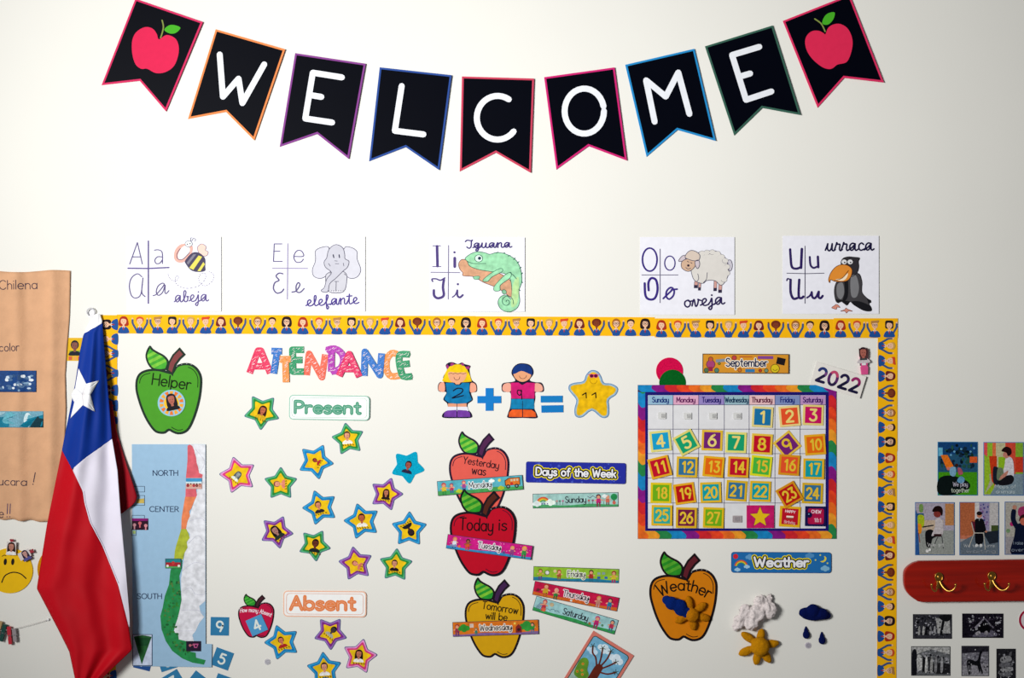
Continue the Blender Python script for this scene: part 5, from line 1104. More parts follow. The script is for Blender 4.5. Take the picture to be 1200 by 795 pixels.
def peg(name, label, cat, x, y, ang, w_, h_, col, d=0, group=None, kind='plastic'):
    T = Thing(name, label, cat, x, y, ang, group, d)
    sh = [(-w_ / 2, -h_ / 2), (w_ / 2, -h_ / 2), (w_ / 2, -h_ * .05), (w_ * .38, h_ * .06), (w_ / 2, h_ * .16), (w_ * .42, h_ / 2), (-w_ * .42, h_ / 2), (-w_ / 2, h_ * .16), (-w_ * .38, h_ * .06), (-w_ / 2, -h_ * .05)]
    T.part('peg_leg', kind).slab(sh, col, .4, 3.2).done(); T.part('peg_leg', kind).slab(sh, col, 4.6, 7.4).done()
    T.part('spring', 'metal').slab(crect(0, 0, w_ * 1.15, h_ * .12), 'b0b0b4', 2.6, 5.4).slab(crect(0, 0, w_ * .5, h_ * .05), 'b0b0b4', 7.2, 7.8).done()
    return T
def photo_peg(label, x, y, ang, w_, h_, hair, skin, shirt, hx, hy, flat=0):
    T = peg('photo_peg', label, 'peg', x, y, ang, 3.2, 12, 'b82840', 3.1, 'photo pegs on the sad face')
    T.part('photo').slab(crect(hx, hy, w_, h_), 'd0c8c8', 7.8, 8.4).done(); portrait(T, hx, hy - 1, .95 if not flat else .8, flat, hair, skin, shirt, 'long', 8.6)
    p = T.part('heart_top', 'plastic'); p.slab(smooth([(0, -5.2), (-2.2, -7.6), (-1, -8.8), (0, -7.8), (1, -8.8), (2.2, -7.6)]), 'a82438', 5, 9); p.done()
photo_peg('little photo peg of a long-haired girl on top of the sad face disc', 15.2, 640, 2, 11, 15, '3c2420', 'c08878', 'e0dcdc', 0, 2)
photo_peg('little tilted photo peg of two faces at the upper right of the sad face disc', 33.4, 648.6, 62, 9, 14, '3c2c44', 'c89c94', '5c5c9c', -.5, 3, -90)
T = Thing('string', 'thin white string sloping up behind the flag with small pegs', 'string', 28, 733, 0)
tube('cord', [((x - 28) * S, -.010 if x < 56 else -.006, -(y - 733) * S) for x, y in ((-40, 742), (-10, 739.5), (8, 738), (18, 736), (36, 731.6), (56, 726.6))], .0007, mat('dcd6d4', 'cloth'), T.o, 6, 4)
sphere('pin', ((57 - 28) * S, -.004, -(726 - 733) * S), .004, mat('e4e4e8', 'plastic'), T.o, (1, .6, 1))
for lab, x, y, a, h_, col in (('beige mini peg on the string at the picture left edge', 0.6, 736, 14, 17, 'c0a070'), ('dark green mini peg on the string', 5.3, 741, 14, 20, '145048'), ('red mini peg on the string', 13.2, 744, -5, 20.5, 'c83044'), ('grey mini peg on the string, right of the red one', 19, 743.6, -6, 15.5, 'a0989c')):
    T = peg('mini_peg', lab, 'peg', x, y, a, 4.4, h_, col, 5.6, 'mini pegs on the string')
T = peg('photo_peg', 'pink peg with a portrait photo head inside the top right corner', 'peg', 1012, 427, -3, 8.6, 24, 'e05c98', .4)
T.part('photo').slab([(-5.6, -18.6), (4.6, -18.6), (5.4, -14), (4.6, -8), (3, -6), (-4, -6), (-5.6, -10)], '5c3a3c', 7.8, 8.4).done(); portrait(T, -.8, -12.6, 1.2, 0, '38242c', 'b06c60', 'c0b8bc', 'short', 8.6)
T.part('paper_label').slab(crect(-.6, -1.4, 4.6, 5), 'd8d8dc', 8.0, 8.3).done(); T.part('necklace', 'metal').slab(crect(-.8, -6, 8.4, 2.2), '98a0a0', 8.3, 9).done()
# ------------------------------------------------------------------ map
ma, mb = zm(5.3, 140, 505), zm(5.129, 140, 640)
T = Thing('long_map', 'tall pale blue map of a narrow country reading NORTH, CENTER, SOUTH', 'map', 201, 650, 0, None, 1.9, .4, 42)
MO = [(154.8, 520.8), (241.2, 520.8), (241.4, 754.6), (248.8, 754.8), (248.4, 782), (156, 780.6)]
T.part('sheet').slab(T.L(MO), 'a4c6e2', .3, .7).done()
T.part('land', 'water').poly(T.L(ma(440, 85, 535, 85) + [(241, 700)] + mb(518, 330, 482, 360, 490, 400, 512, 425, 480, 465, 460, 510, 440, 535, 450, 572, 360, 572, 330, 510, 375, 330, 372, 200, 400, 0) + ma(440, 640, 410, 610, 480, 400, 500, 270)), 'd8dae2', .95).done()
p = T.part('border_lines', 'ink')
for l_ in (ma(470, 110, 530, 190, 500, 260), ma(440, 560, 500, 540, 533, 560), ma(430, 700, 490, 650, 533, 700), mb(380, 150, 450, 100, 515, 110), mb(385, 270, 430, 250, 460, 290, 515, 290), mb(375, 385, 470, 385, 515, 410), mb(340, 510, 455, 510)): p.stroke(T.L(smooth(l_, False)), .35, 'b4b4c8', 1.1)
p.done()
p = T.part('country_north', 'water'); p.poly(T.L(ma(425, 92, 440, 85, 455, 95, 466, 120, 470, 140, 478, 165, 482, 200, 490, 222, 497, 262, 520, 272, 515, 292, 508, 340, 478, 365, 484, 400, 470, 425, 412, 425, 415, 290, 420, 240, 425, 180)), 'dc6c78', 1.2); p.done()
p = T.part('country_centre', 'water'); p.poly(T.L(ma(410, 410, 480, 410, 465, 440, 450, 480, 435, 500, 440, 530, 425, 560, 415, 612, 386, 612, 388, 540, 400, 470)), 'e88c60', 1.3); p.done()
p = T.part('country_yellow', 'water'); p.poly(T.L(ma(386, 610, 418, 610, 432, 640, 438, 665, 420, 690, 425, 725, 405, 760, 400, 795) + mb(385, 40, 385, 80, 330, 85, 335, 30, 342, 0)), 'b4be40', 1.4); p.done()
p = T.part('country_green', 'water'); p.poly(T.L(mb(330, 80, 380, 85, 378, 130, 362, 180, 368, 250, 375, 320, 365, 380, 350, 440, 335, 480, 328, 515, 355, 530, 358, 560, 405, 572, 405, 630, 460, 640, 462, 670, 520, 685, 510, 712, 440, 700, 380, 675, 320, 630, 280, 570, 255, 500, 248, 420, 262, 370, 275, 300, 300, 230, 308, 150)), '2f9456', 1.5)
rnd = random.Random(5)
for i in range(70):
    t = rnd.random(); y = 210 + t * 440; xl = lerp([(210, 305), (300, 285), (400, 262), (500, 272), (600, 330), (650, 390)], y); xr = lerp([(210, 360), (320, 370), (440, 345), (530, 350), (600, 400), (650, 455)], y)
    c_ = mb(rnd.uniform(xl, xr), y)[0]; p.poly(T.L(arc(c_[0], c_[1], rnd.uniform(.8, 2), rnd.uniform(.8, 1.8), 0, 360, 6)), rnd.choice(['2c7440', '5c8448', '38883c', '24683c']), 1.65)
p.done()
for wd_, x, y, fit in (('NORTH', ma(287, 278)[0][0], ma(287, 278)[0][1], 29), ('CENTER', ma(280, 502)[0][0], ma(280, 502)[0][1], 34), ('SOUTH', mb(182, 317)[0][0], mb(182, 317)[0][1], 28.6)):
    T.part('lettering', 'ink').text(wd_, *T.L([(x, y)])[0], 6, .8, '1c3058', 1.2, fit=fit).done()
for b_ in (ma(78, 345, 158, 380), ma(78, 402, 158, 463), ma(80, 525, 157, 555), ma(78, 612, 106, 650)): T.part('legend_box', 'ink').stroke(T.L(rect(*b_[0], *b_[1])), .5, '24304c', 1.2, True).done()
p = T.part('legend_fill', 'water'); p.poly(T.L(ma(110, 425, 155, 420, 155, 450, 105, 450)), 'd0b860', 1.1); p.poly(T.L(ma(84, 620, 102, 620, 102, 640, 84, 640)), 'b0c880', 1.25); p.done()
p = T.part('triangle_inset', 'water'); q = mb(82, 532, 198, 718); p.poly(T.L(rect(*q[0], *q[1])), 'c0cce4', 1.15); p.stroke(T.L(rect(*q[0], *q[1])), .7, '20305c', 1.5, True); p.poly(T.L(mb(88, 545, 140, 535, 196, 545, 136, 712)), '2c6838', 1.3); p.poly(T.L(mb(95, 552, 190, 552, 170, 600, 110, 600)), '1c5430', 1.4); p.done()
def clip_(label, x0, y0, x1, y1, bg, paint, d=3.6, ang=0):
    d = 3.9 + (x1 - 155) * 2.5 * sin(radians(.4))      # the map leans off the wall to the right
    T = Thing('map_picture', label, 'picture', (x0 + x1) / 2, (y0 + y1) / 2, ang, 'little pictures on the map', d)
    T.part('card').slab(T.L(rect(x0, y0, x1, y1)) if not ang else crect(0, 0, x1 - x0, y1 - y0), bg, 0, .6).done(); p = T.part('picture', 'water'); paint(p); p.done()
def c1(p):
    p.poly(crect(0, -3.6, 18.6, 5), '4ca0d0', .8); p.poly(crect(0, -1, 18.6, 2), 'c8e0e8', .85)
    for x, c_ in ((-7, 'a03040'), (-3.6, 'd8a080'), (0, 'b84048'), (3.4, '8c5048'), (7, 'c88878')): p.dot(x, 2.6, 1.7, c_, .9); p.dot(x, .6, .8, '5c3028', .95)
clip_('picture of a group on a beach on the red north of the map', 218.4, 560, 237.2, 573, 'd8b0a8', c1)
def c2(p):
    p.poly(crect(0, -3.2, 17, 3.6), '2c9098', .8); p.poly(crect(0, 1, 17, 4.4), 'b02c38', .85); p.poly(crect(0, 4.4, 18, 2), '5ca860', .83)
    for x in (-6.6, 6.6): p.dot(x, 2.8, 1.5, 'd8d8d0', .95)
    p.dot(0, -.6, 2, 'c8403c', .95)
clip_('picture of a red vehicle on the yellow middle of the map', 194.2, 654.6, 213, 666, '3c5c68', c2)
def c3(p): p.dot(-4, -1, 1.6, 'c87480', .8); p.poly([(-1, -3), (6, -3), (4, 2), (1, 2)], 'c05c94', .85); p.dot(2.8, -.4, 1.3, '28142c', .95); p.stroke([(-3, -1), (1, -2)], .7, 'c87480', .9)
clip_('dark purple picture on the green south of the map', 218.8, 751.2, 236, 763, '2c1c38', c3)
def c4(p):
    p.poly(crect(0, -5.6, 18.6, 3), '8c1c78', .8)
    for x, y, c_ in ((-6.4, .6, 'c08c94'), (0, -1.4, 'd06c74'), (6.8, 1.4, 'd8909c')): p.dot(x, y, 2, c_, .85); p.poly(crect(x, y + 3.2, 1.6, 4), c_, .9)
clip_('dark picture of three figures on the left edge of the map', 155.2, 608.2, 174, 621, '34142c', c4)
# ------------------------------------------------------------------ tree card at the bottom
T = Thing('tree_card', 'pink-edged card with a brown bare tree, tilted at the picture bottom', 'card', 699.4, 785.8, 31.6, None, .4, .6, 28)
T.part('card').slab(crect(0, 0, 55.5, 75), 'dc8478', 0, .9).done(); q = rrect(-24.6, -34, 24.6, 34, 4)
p = T.part('picture', 'water'); p.poly(q, '2c4438', 1.1); p.poly(inset(q, .9), '7cb8d8', 1.25); p.poly([(-23.6, 4), (-10, 12), (23.6, 10), (23.6, 29), (20, 33), (-20, 33), (-23.6, 29)], 'a8c0b8', 1.4)
cloud(p, -6, -27, 2.4, 'c8dce8', 1.4); cloud(p, 12, -24, 2.6, 'd0e0ec', 1.4); cloud(p, -17, -18, 2, 'b8d4e8', 1.4)
p.poly(smooth([(-23, 8), (-23, -2), (-18, -6), (-13, -3), (-10, 5), (-5, 10), (-8, 18), (-20, 18)]), '6c9c34', 1.55); p.poly(smooth([(10, 12), (13, 3), (20, 2), (23, 8), (22, 18), (10, 20)]), '84a840', 1.55); p.done()
p = T.part('tree', 'water'); TK = '6c2c1c'
p.poly(smooth([(-4, -6), (4, -7), (5, 2), (6, 14), (11, 22), (-9, 24), (-5, 14)]), TK, 1.8)
for b_ in (((-3, -4), (-9, -12), (-15, -15), (-19, -22)), ((-1, -5), (-4, -16), (-8, -26)), ((1, -6), (3, -18), (2, -28)), ((3, -4), (9, -12), (14, -20)), ((4, 0), (13, -3), (20, -10))): 
    p.stroke(smooth(list(b_), False), 1.8, TK, 1.9)
    x, y = b_[-1]
    for i in range(5): a_ = i * 72 + x; p.stroke([(x, y), (x + 3.4 * cos(radians(a_)), y + 3.4 * sin(radians(a_)))], .6, '3c4c34', 2.0)
p.done()
p = T.part('flowers', 'water')
for x, y in ((-18, 2), (-15, 9), (-12, 13), (-19, 13)): p.dot(x, y, 1.6, 'd8a438', 2.1); p.dot(x, y, .7, 'b83c28', 2.2)
p.done()
# ------------------------------------------------------------------ felt weather pieces
def felt(name, label, cat, cx, cy, balls, col, d, sc=1.0, group=None, parts=None, flat=.45, kind='felt', **kw):
    T = Thing(name, label, cat, cx, cy, 0, group, 0)
    for pn, bl, c_ in ([('body', balls, col)] + (parts or [])):
        L_ = []
        for (x, y, rx, ry, a) in bl:
            th = flat * min(rx, ry) * S
            L_.append(((x - cx) * S, -(y - cy) * S, -d / 1000 - th, rx * S, ry * S, th, a))
        blob(pn, L_, mat(c_, kind), T.o, **kw)
    return T
F_ = lambda z, *b: [(*z(x, y)[0], r / 5.3, r2 / 5.3, a) for x, y, r, r2, a in b]
zw = zm(5.3, 845, 635)
felt('felt_cloud', 'fluffy white cotton cloud above the yellow felt sun', 'cloud', 883.7, 718, F_(zw, (240, 365, 42, 38, 0), (296, 348, 22, 24, 0), (150, 430, 45, 48, 0), (215, 440, 62, 56, 0), (290, 418, 50, 52, 0), (112, 490, 40, 42, 0), (180, 500, 48, 46, 0), (88, 530, 24, 26, 0)), 'ded4d4', .2, lump=.0050, freq=70, voxel=.0022, flat=.62)
def petals(cx, cy, rays, ri, w_):
    out = []
    for x, y in rays:
        L_ = hypot(x - cx, y - cy); a = math.degrees(atan2(y - cy, x - cx)); mx, my = cx + (x - cx) * .62, cy + (y - cy) * .62
        out.append((mx, my, L_ * .42, w_, a))
    return out
sunb = [(889, 756, 11, 11, 0)]
T = felt('felt_sun', 'yellow felt sun under the white cotton cloud', 'sun', 889.3, 755.8, sunb + petals(889, 756, [zw(*p_)[0] for p_ in ((125, 562), (250, 540), (352, 625), (300, 745), (212, 758), (108, 695))], 9, 4.8), 'c88c10', .2, flat=.75, lump=.0012)
felt('felt_cloud', 'dark blue felt cloud above two raindrops', 'cloud', 954.4, 718, F_(zw, (565, 425, 44, 42, 0), (520, 438, 42, 33, 0), (610, 445, 52, 38, 0), (648, 456, 30, 24, 0), (570, 455, 80, 32, 0)), '0c1a58', .2, flat=.6)
for lab, x, y, a in (('left dark blue felt raindrop', 526, 566, 0), ('right dark blue felt raindrop', 624, 600, 3)):
    felt('felt_raindrop', lab, 'raindrop', *zw(x, y)[0], F_(zw, (x, y + 10, 23, 25, 0), (x, y - 8, 15, 24, a), (x, y - 24, 8, 18, a)), '0c1a58', .2, flat=.5, voxel=.0012, group='felt raindrops')
zq = zm(6.36, 745, 635)
G_ = lambda *b: [(*zq(x, y)[0], r / 6.36, r2 / 6.36, a) for x, y, r, r2, a in b]
felt('felt_sun', 'mustard felt sun half covered by the blue cloud on the orange apple', 'sun', 811.5, 719, [(*zq(415, 540)[0], 8, 8, 0)] + petals(*zq(412, 538)[0], [zq(*p_)[0] for p_ in ((385, 402), (515, 455), (548, 572), (430, 652), (292, 592))], 6, 4.4), 'c07c0c', 1.5, flat=.7, lump=.0012)
felt('felt_cloud', 'blue felt cloud lying over the sun on the orange apple', 'cloud', 792.7, 710.5, G_((225, 428, 34, 34, 0), (262, 452, 50, 50, 0), (320, 470, 56, 50, 20), (372, 520, 38, 42, 0), (330, 500, 55, 45, 30)), '0c2c78', 6.5, flat=.5)
# ------------------------------------------------------------------ coat rack
def par(pts, d): k = (D - d) / D; return [(CX + (x - CX) * k, CY + (y - CY) * k) for x, y in pts]
T = Thing('coat_rack', 'red varnished wooden coat rack board with rounded left end', 'coat rack', 1160, 681, -.35, None, .3)
bd = [(1340, 654.6), (1340, 704), (1082, 706.4)] + smooth([(1076, 705.4), (1066, 698), (1060.4, 688), (1060, 672), (1064, 665), (1071, 660)], False, 4) + [(1078, 658)]
T.part('board', 'wood').slab(T.L(par(bd, .018)), 'a01c08', 0, 18).done()
bo = T.o.children[0]; bv = bo.modifiers.new('rounded_edge', 'BEVEL'); bv.width = .004; bv.segments = 3; bv.limit_method = 'ANGLE'
def hook(label, x, y):
    x, y = par([(x, y)], .02)[0]
    T = Thing('coat_hook', label, 'coat hook', x, y, 0, 'brass hooks on the coat rack', 18.3); BM = mat('c89a48', 'brass')
    T.part('backplate', 'brass').slab(smooth([(0, -6), (3.4, -4.6), (4.6, -.5), (3.4, 3.4), (2.4, 7), (2.6, 11), (0, 13), (-2.6, 11), (-2.4, 7), (-3.4, 3.4), (-4.6, -.5), (-3.4, -4.6)]), 'b88838', 0, 2.6).done()
    sphere('rosette', (0, -.0035, .5 * S), .005, BM, T.o, (1, .5, 1.1)); sphere('screw', (0, -.005, -8.6 * S), .0038, BM, T.o, (1, .5, 1))
    tube('rosette_rim', [(4.3 * S * cos(radians(a)), -.004, 4.9 * S * sin(radians(a)) + .6 * S) for a in range(0, 361, 30)], .0013, BM, T.o, 8, 3)
    for s_, ex in ((-1, -12.6), (1, 15.2)):
        a_ = tube('arm', [(s_ * .8 * S, -.003, -4 * S), (s_ * 3.2 * S, -.012, -10 * S), (ex * .48 * S, -.022, -14 * S), (ex * .78 * S, -.028, -13 * S), (ex * .97 * S, -.031, -9.4 * S), (ex * S, -.032, -6.6 * S)], [.0036, .003, .0026, .0023, .002, .0018], BM, T.o, 12, 6)
        sphere('ball_tip', (ex * S, -.032, -6 * S), .0036, BM, T.o)
hook('left brass double hook on the red coat rack', 1100, 677)
hook('right brass double hook on the red coat rack', 1162, 676)
# ------------------------------------------------------------------ photographs on the right
def photo(label, x0, y0, x1, y1, bg, paint, rim='2c6494', group='colour class photos', tilt=.5, ang=0):
    kind = 'photo' if group[0] == 'c' else 'bwphoto'
    T = Thing('photo_print', label, 'photo', (x0 + x1) / 2, (y0 + y1) / 2, ang, group, .2, tilt, (x1 - x0) / 2)
    w_, h_ = x1 - x0, y1 - y0
    T.part('paper').slab(crect(0, 0, w_, h_), rim, 0, .7).done()
    p = T.part('picture', kind); p.poly(crect(0, 0, w_ - 1.4, h_ - 1.4), bg, .9); p.W, p.H = w_ - 1.4, h_ - 1.4
    paint(p, w_ / 2 - .7, h_ / 2 - .7); p.done(); return T
def clipr(pts, w_, h_): return [(max(-w_, min(w_, x)), max(-h_, min(h_, y))) for x, y in pts]
def ph1(p, w_, h_):
    p.poly(rect(-w_, -h_, w_, -h_ + 14), '1c4c80', 1.0); p.poly(rect(-w_, 4, w_, h_), '4c9c1c', 1.0); rnd = random.Random(1)
    for i in range(60): x, y = rnd.uniform(-w_ + 3, w_ - 3), rnd.uniform(-h_ + 3, -2); p.poly(arc(x, y, rnd.uniform(1, 3), rnd.uniform(1, 3), 0, 360, 7), rnd.choice(['142c3c', '0c1c28', '1c3c34', '2c5c50', '183048']), 1.15)
    for x, y in ((-8, -16), (-4, -20), (4, -23), (15, -20), (19, -24)): p.dot(x, y, 1.3, '6ca8cc', 1.35)
    p.poly(rect(-w_, -h_ + 6, -w_ + 5, -h_ + 16), '74bcd8', 1.3); p.poly([(-20, -16), (-12, -16), (-5, -3), (-6, 0), (-13, 0)], 'e87c24', 1.4); p.poly(rect(14, -14, w_, -7), 'e06430', 1.4)
    p.poly(smooth([(-w_ + .5, 12), (-8, 8), (10, 14), (14, 22), (0, h_ - 1), (-w_ + .5, h_ - 1)]), '101c1c', 1.4)
    p.poly(smooth([(-9, -1), (-3, -2), (-2, 4), (-4, 9), (-9, 7)]), '84b0cc', 1.6); p.dot(-11, 0, 2, 'd08078', 1.65); p.dot(-1.4, -4, 2, '40241c', 1.65); p.poly(smooth([(0, -1), (4, 0), (6, 6), (1, 7)]), 'b05c70', 1.6); p.poly(smooth([(0, 12), (4, 9), (8, 12), (6, 17), (0, 16)]), '6ca4c8', 1.6)
    p.text('We play', 3, 20.6, 5, .6, 'b8b4c4', 1.8, fit=17); p.text('together', 3, 27.6, 5, .6, 'b8c4b4', 1.8, fit=21)
photo('photo of children on green grass by an orange slide reading We play together', 1098.7, 518, 1145.4, 580.9, '2c5c7c', ph1, '2c84b4')
def ph2(p, w_, h_):
    for i, (a, b, c_) in enumerate(((-w_, -19, 'e85c5c'), (-19, -13, '9cc43c'), (-13, -9, 'e87c50'), (-9, 2, 'c8c4a0'), (2, 14, 'd85440'), (14, w_, '8cb43c'))): p.poly(rect(a, -h_, b, 6), c_, 1.0)
    p.poly(rect(-6, -14, 4, 4), '98c02c', 1.1); p.poly([(-17, -15), (-8, -15), (-8, 6), (-10, 20), (-14, 14)], 'd04420', 1.2); p.poly(rect(14, -14, w_, 4), 'd0442c', 1.1); p.poly([(-w_, -17), (-19, -14), (-16, 14), (-w_, h_)], 'a0c434', 1.15)
    p.poly([(-8, 17), (12, 6), (w_, 6), (w_, h_), (-16, h_)], '8498a4', 1.3); p.poly([(-w_, h_ - 1), (-11, 16), (-12, 30)], 'a0c030', 1.25)
    p.poly(smooth([(3, -14), (10, -12), (12, 0), (11, 9), (4, 10), (-1, 6), (1, -4)]), 'd0ccd4', 1.5); p.poly(smooth([(-6, 12), (8, 7), (12, 12), (8, 18), (-5, 19)]), '1c1c24', 1.6); p.poly(smooth([(-12, -2), (-5, 0), (-4, 8), (-6, 18), (-12, 16)]), '242838', 1.45)
    p.poly(smooth([(-7, 0), (-2, -1), (0, 6), (-3, 13), (-8, 12)]), '74846c', 1.6); p.poly(smooth([(5, 2), (3, 8), (-5, 13), (-3, 8)]), 'c88c7c', 1.7)
    p.dot(3, -16.4, 4, 'd08c7c', 1.6); p.poly(smooth([(-2.6, -21), (2, -26), (8, -24), (9, -18), (5, -15), (3, -19)]), '2c1418', 1.7); p.text('Maps of', 2, 22.5, 4, .4, 'c4d0d4', 1.8, fit=24); p.text('animals', 2, 28.5, 4, .4, 'c4d0d4', 1.8, fit=22)
T = photo('photo of a kneeling child playing beside green and orange walls', 1152.4, 518.4, 1199.2, 581, 'b8b49c', ph2, '2c7cc4')
def ph3(p, w_, h_):
    p.poly(rect(-w_, 2, w_, h_), '9ca09c', 1.0); p.poly(rect(12, -h_ + 1, w_, -4), 'c08858', 1.05); p.poly(rect(-w_, -10, 10, 2), 'c8b4a0', 1.02); p.poly(smooth([(-18, -28), (-14, -28), (-14, -20), (-18, -20)]), '7c9c58', 1.2)
    p.poly(rect(-w_ + 1, -18, -13, -14), '1c5c84', 1.2); p.poly(smooth([(-20, -15), (-13, -15), (-13, -3), (-19, -2)]), 'b0c028', 1.25); p.poly(smooth([(-22, -5), (-16, -5), (-16, 5), (-21, 5)]), 'e89420', 1.3); p.stroke([(-19, 5), (-17.6, 16)], .9, 'a04c28', 1.3)
    p.poly([(-w_, -22), (-20.6, -18), (-18, h_), (-w_, h_)], '3060a0', 1.3)
    p.poly(smooth([(1, -12), (8, -11), (10, 0), (8, 8), (0, 8), (-4, 8), (0, -2)]), 'bcb4b8', 1.5); p.poly(smooth([(-11, 4), (-4, 1), (3, 8), (-3, 12), (-5, 21), (-10, 20)]), '18181c', 1.45); p.dot(2.8, -17.6, 4.4, '8c3c38', 1.6)
    p.poly(smooth([(-3, -20), (0, -26), (6, -26.5), (9, -22), (8, -15), (5, -20)]), '241010', 1.7); p.stroke([(-14, -2), (-2, -4)], 1.5, '24242c', 1.4)
    p.stroke([(1, 9), (8, 9), (10, 23)], .8, '4c4c50', 1.6); p.stroke([(3, 10), (-2, 22)], .8, '4c4c50', 1.6); p.poly(crect(3.4, 7.4, 9, 2.6), '381c20', 1.6); p.dot(-9, 26, 1.9, 'dcdcdc', 1.6); p.dot(-6, 24.6, 1.5, 'dcdcdc', 1.6)
    p.text('We sit', 1, 20.8, 4.4, .45, 'd4d4d4', 1.8, fit=19)
photo('photo of a child in a pale jumper seated on a chair, left of its row', 1072.3, 588.8, 1118.2, 650.9, 'b0a8b8', ph3, '3474b0')
def ph4(p, w_, h_):
    p.poly(rect(-w_, -h_, -5, 10), 'b86c48', 1.0); p.poly(rect(-5, -h_, 0, 6), 'c8c4c4', 1.0); p.poly(rect(0, -h_, 12, 2), '9c94b4', 1.02); p.poly(rect(12, -h_, w_, 6), 'b8b4b4', 1.0); rnd = random.Random(8)
    for i in range(30): p.dot(rnd.uniform(1, 11), rnd.uniform(-29, -4), rnd.uniform(.6, 1.4), rnd.choice(['5c4c8c', '8c6c9c', 'd0c8d8', '44508c']), 1.1)
    p.poly([(-w_, 16), (-4, 6), (w_, 2), (w_, h_), (-w_, h_)], '6c7884', 1.2); p.poly([(4, 4), (w_, 2), (w_, 16), (12, 18)], '28303c', 1.3); p.poly(rect(14, -4, w_, 3), '4c5c30', 1.3); p.poly(rect(-w_, 8, -8, 12), 'c87c60', 1.15)
    p.poly(smooth([(-5, -10), (0, -12), (5, -10), (8, 3), (5, 4), (4, 17), (-4, 17), (-5, 3)]), '14141c', 1.5); p.dot(.2, -15.6, 3, 'c48870', 1.6); p.poly(arc(0, -18, 3.2, 2.4), '241818', 1.7); p.poly(arc(8, 3.4, 1.4, 1.2), 'c48870', 1.6); p.poly([(-.8, -12), (.8, -12), (0, -9)], 'a8b0ac', 1.7)
    p.stroke([(-9, -7), (-6, 5), (5, 5), (7, 24)], 1.1, 'b8b4ac', 1.75); p.stroke([(-6, 5), (-12, 21)], 1.1, 'b8b4ac', 1.75); p.poly([(-9, -9), (-5, -8), (-5, 3), (-7, 4)], '6c2438', 1.45)
    for x in (-3, 2): p.dot(x, 19.6, 1.8, 'dcdcdc', 1.6)
    p.text('We take turns', 0, 21.5, 3.6, .4, 'b8bcc0', 1.85, fit=36); p.text('waiting', 2, 28, 3.6, .4, 'a8acb4', 1.85, fit=34)
photo('photo of a boy in black standing behind a chair', 1124.2, 588.6, 1170.2, 651, 'a8a0a0', ph4, '3474b0')
def ph5(p, w_, h_):
    p.poly(rect(-w_, 10, w_, h_), 'a4a0a4', 1.0); p.dot(-14.5, -5, 2.6, 'b82c74', 1.1); p.dot(-19, 3, 2.4, '7c9c74', 1.1); p.poly(smooth([(-6, -24), (6, -26), (14, -20), (8, -12), (-6, -14)]), 'a83c6c', 1.1)
    p.stroke(smooth([(-12.5, -20), (-13, -10), (-8, 0)], False), 5.6, '141c38', 1.4); p.dot(-11.5, -24.6, 2.6, 'c48c78', 1.5); p.poly(clipr(smooth([(-9, -4), (0, -6), (12, -4), (16, 16), (17, 31), (-15, 31), (-12, 10)]), w_, h_), '141c38', 1.4)
    p.dot(0, -8.6, 5.4, 'c8705c', 1.6); p.poly(smooth([(-6.4, -8), (-5, -14), (0, -16.4), (6, -14), (6.4, -8), (3, -12), (-3, -12)]), '3c1c20', 1.7)
    p.text('I raise my hand', 2, 19, 4, .5, '8c98a8', 1.8, fit=30); p.text('over when', 2, 27, 4, .5, '8c98a8', 1.8, fit=34)
photo('photo of a child in navy raising one arm, cut by the picture edge', 1177.3, 588.2, 1223, 650.4, 'b4b0a8', ph5, '346cac')
def bw(seed, shapes, dark=('1c1c22', '303038', '4c4c54', '141418'), n=130):
    def f(p, w_, h_):
        rnd = random.Random(seed)
        for i in range(n):
            x, y = rnd.uniform(-w_ + 2.2, w_ - 2.2), rnd.uniform(-h_ + 2, h_ - 2); p.poly(arc(x, y, rnd.uniform(.5, 1.9), rnd.uniform(.5, 1.9), rnd.uniform(0, 60), 360, 5), rnd.choice(dark + ('8c8c94', 'a8a8b0')), 1.0)
        for k_, (q_, c_) in enumerate(shapes): p.poly(clipr(q_, w_, h_), c_, 1.2 + .1 * k_)
        for i in range(26):
            x, y = rnd.uniform(-w_ + 1.6, w_ - 1.6), rnd.uniform(-h_ + 1.6, h_ - 1.6); p.poly(arc(x, y, rnd.uniform(.3, .9), rnd.uniform(.3, 1.3), rnd.uniform(0, 60), 360, 5), rnd.choice(('0c0c12', '14141a', 'c4c4c8', '8c8c90', '3c3c42')), 2.6)
    return f
BG = 'black and white photos below the coat rack'
photo('black and white photo of people under trees, top left of the group', 1069.7, 720.1, 1115.2, 748.9, '3c3c44', bw(1, [([(4, -10), (20, -10), (21, 8), (6, 8)], 'a8a8a8'), ([(12, -10), (15, -10), (11, 12), (8, 12)], '18181c'), (smooth([(8, -12), (16, -14), (22, -12), (18, -6), (10, -8)]), '18181c'), ([(-23, 10), (23, 10), (23, 14), (-23, 14)], '3c3c44')] + [(smooth([(x, 0), (x + 1.6, 1), (x + 1.4, 9), (x - 1, 9)]), c_) for x, c_ in ((-16, '9c9c9c'), (-11, 'b0b0b0'), (-8, '141418'), (-3, '8c8c90'), (2, 'a0a0a4'))], ('14141a', '2c2c34', '4c4c50', '1c1c22')), '34343c', BG, .3)
photo('black and white photo of a dark hut frame, top right of the group', 1127.5, 719.3, 1175.5, 747.9, '1c1824', bw(2, [(smooth([(-10, 10), (0, 4), (12, 6), (16, 12), (-10, 13)]), '6c6878'), ([(-10, 2), (1, -9), (2, -8), (-8, 4)], '8c8894'), ([(2, -8), (3, -9), (13, 2), (12, 3)], '6c6874'), ([(-6, 3), (2, -6), (9, 3), (8, 8), (-4, 8)], '0c0a10'), (smooth([(-8, 8), (-4, 6), (-3, 10), (-8, 11)]), 'a8a4ac'), (smooth([(2, 7), (5, 6), (6, 10), (2, 10)]), '98949c')], ('1c1824', '2c2634', '3c3444', '100c18')), '1c1824', BG, .3)
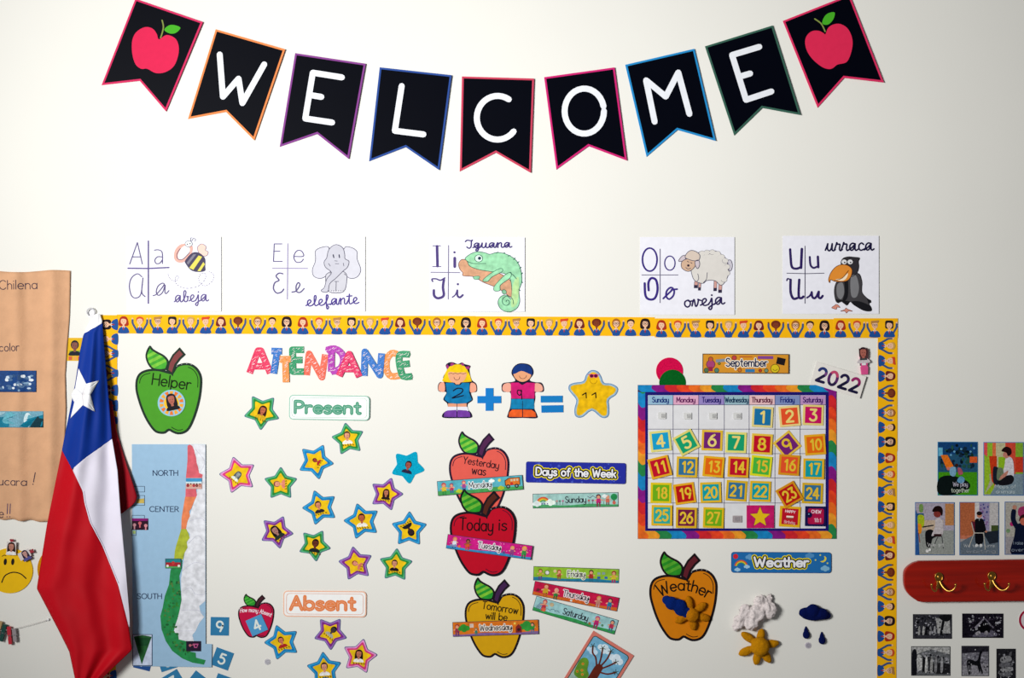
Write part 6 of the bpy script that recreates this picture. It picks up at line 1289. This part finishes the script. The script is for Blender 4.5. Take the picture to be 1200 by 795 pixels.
photo('black and white photo of a standing group, bottom left of the group', 1067.7, 757.8, 1113.4, 792.2, '6c6e72', bw(3, [([(-23, -17), (23, -17), (23, -8), (0, -14), (-23, -6)], 'b0b0b0'), (smooth([(-22, -10), (-17, -13), (-16, 2), (-17, 16), (-22, 17)]), '1c1c24'), (smooth([(-16, -6), (-11, -6), (-10, 8), (-13, 11), (-16, 8)]), 'b4b4b4'), (smooth([(2, 4), (10, 2), (22, 4), (22, 14), (4, 14)]), '28282c')] + [(smooth([(x, -4), (x + 2, -3), (x + 1.8, 12), (x - 1, 12)]), c_) for x, c_ in ((-9, '1c1c20'), (-6, 'c0c0c0'), (-2, '3c3c40'), (0, 'a8a8a8'), (5, '8c8c90'), (12, '9c9ca0'))], ('28282e', '4c4c52', '8c8c90', '1c1c22')), '34343c', BG, .3)
deer = smooth([(-7, -1), (-3, -3), (3, -1), (6, -3), (7.4, -9), (8.6, -13), (11.4, -12), (10, -9), (9, -2), (8, 5), (3, 4), (-2, 3.4), (-5, 4)])
photo('black and white photo of a deer-like animal, bottom middle of the group', 1126.6, 757.2, 1158.7, 792.6, '7c7a84', bw(4, [([(-16, -18), (16, -18), (16, -11), (-16, -9)], '2c2a34'), ([(-16, 6), (16, 3), (16, 18), (-16, 18)], '94929a'), (tr(deer, -3, 1), '18181e'), ([(-10, 3), (-8, 3), (-8, 12), (-6, 16), (-8, 16)], '1c1c22'), ([(-7, 3), (-4.6, 3), (-6.4, 10), (-6, 15), (-7.4, 15)], '1c1c22'), ([(2, 4), (4.6, 3), (6, 12), (4.4, 13)], '18181e'), ([(4, 4), (6, 3), (9, 14), (7.6, 15)], '18181e')], ('54525c', '94929c', '6c6a74', 'a4a2ac'), 60), '3c3a44', BG, .3)
photo('black and white photo of stacked firewood-like shapes, bottom right of the group', 1167.6, 760.6, 1190.1, 797, '28282e', bw(6, [(smooth([(-6, -8), (4, -10), (6, -4), (-5, -2)]), '8c8c90'), (smooth([(-7, -1), (6, -2), (7, 2), (-6, 4)]), '6c6c72'), (smooth([(-6, 5), (7, 3), (6, 8), (-4, 9)]), '9c9ca0'), (smooth([(-7, 10), (5, 9), (6, 13), (-6, 14)]), '74747a')], ('18181e', '2c2c32', '4c4c50', '5c5c60'), 60), '1c1c22', BG, .3)
T = Thing('ring_disc', 'white disc with a crimson ring, cut by the right picture edge', 'disc', 1207, 727, 0, None, 0); T.part('disc').slab(arc(0, 0, 13.4, 13.4, 0, 360, 32), 'd4ccd0', 0, 1.2).done(); T.part('ring').stroke(arc(0, 0, 12, 12, 0, 360, 32), 2.4, 'b01c44', 1.5, True).done()
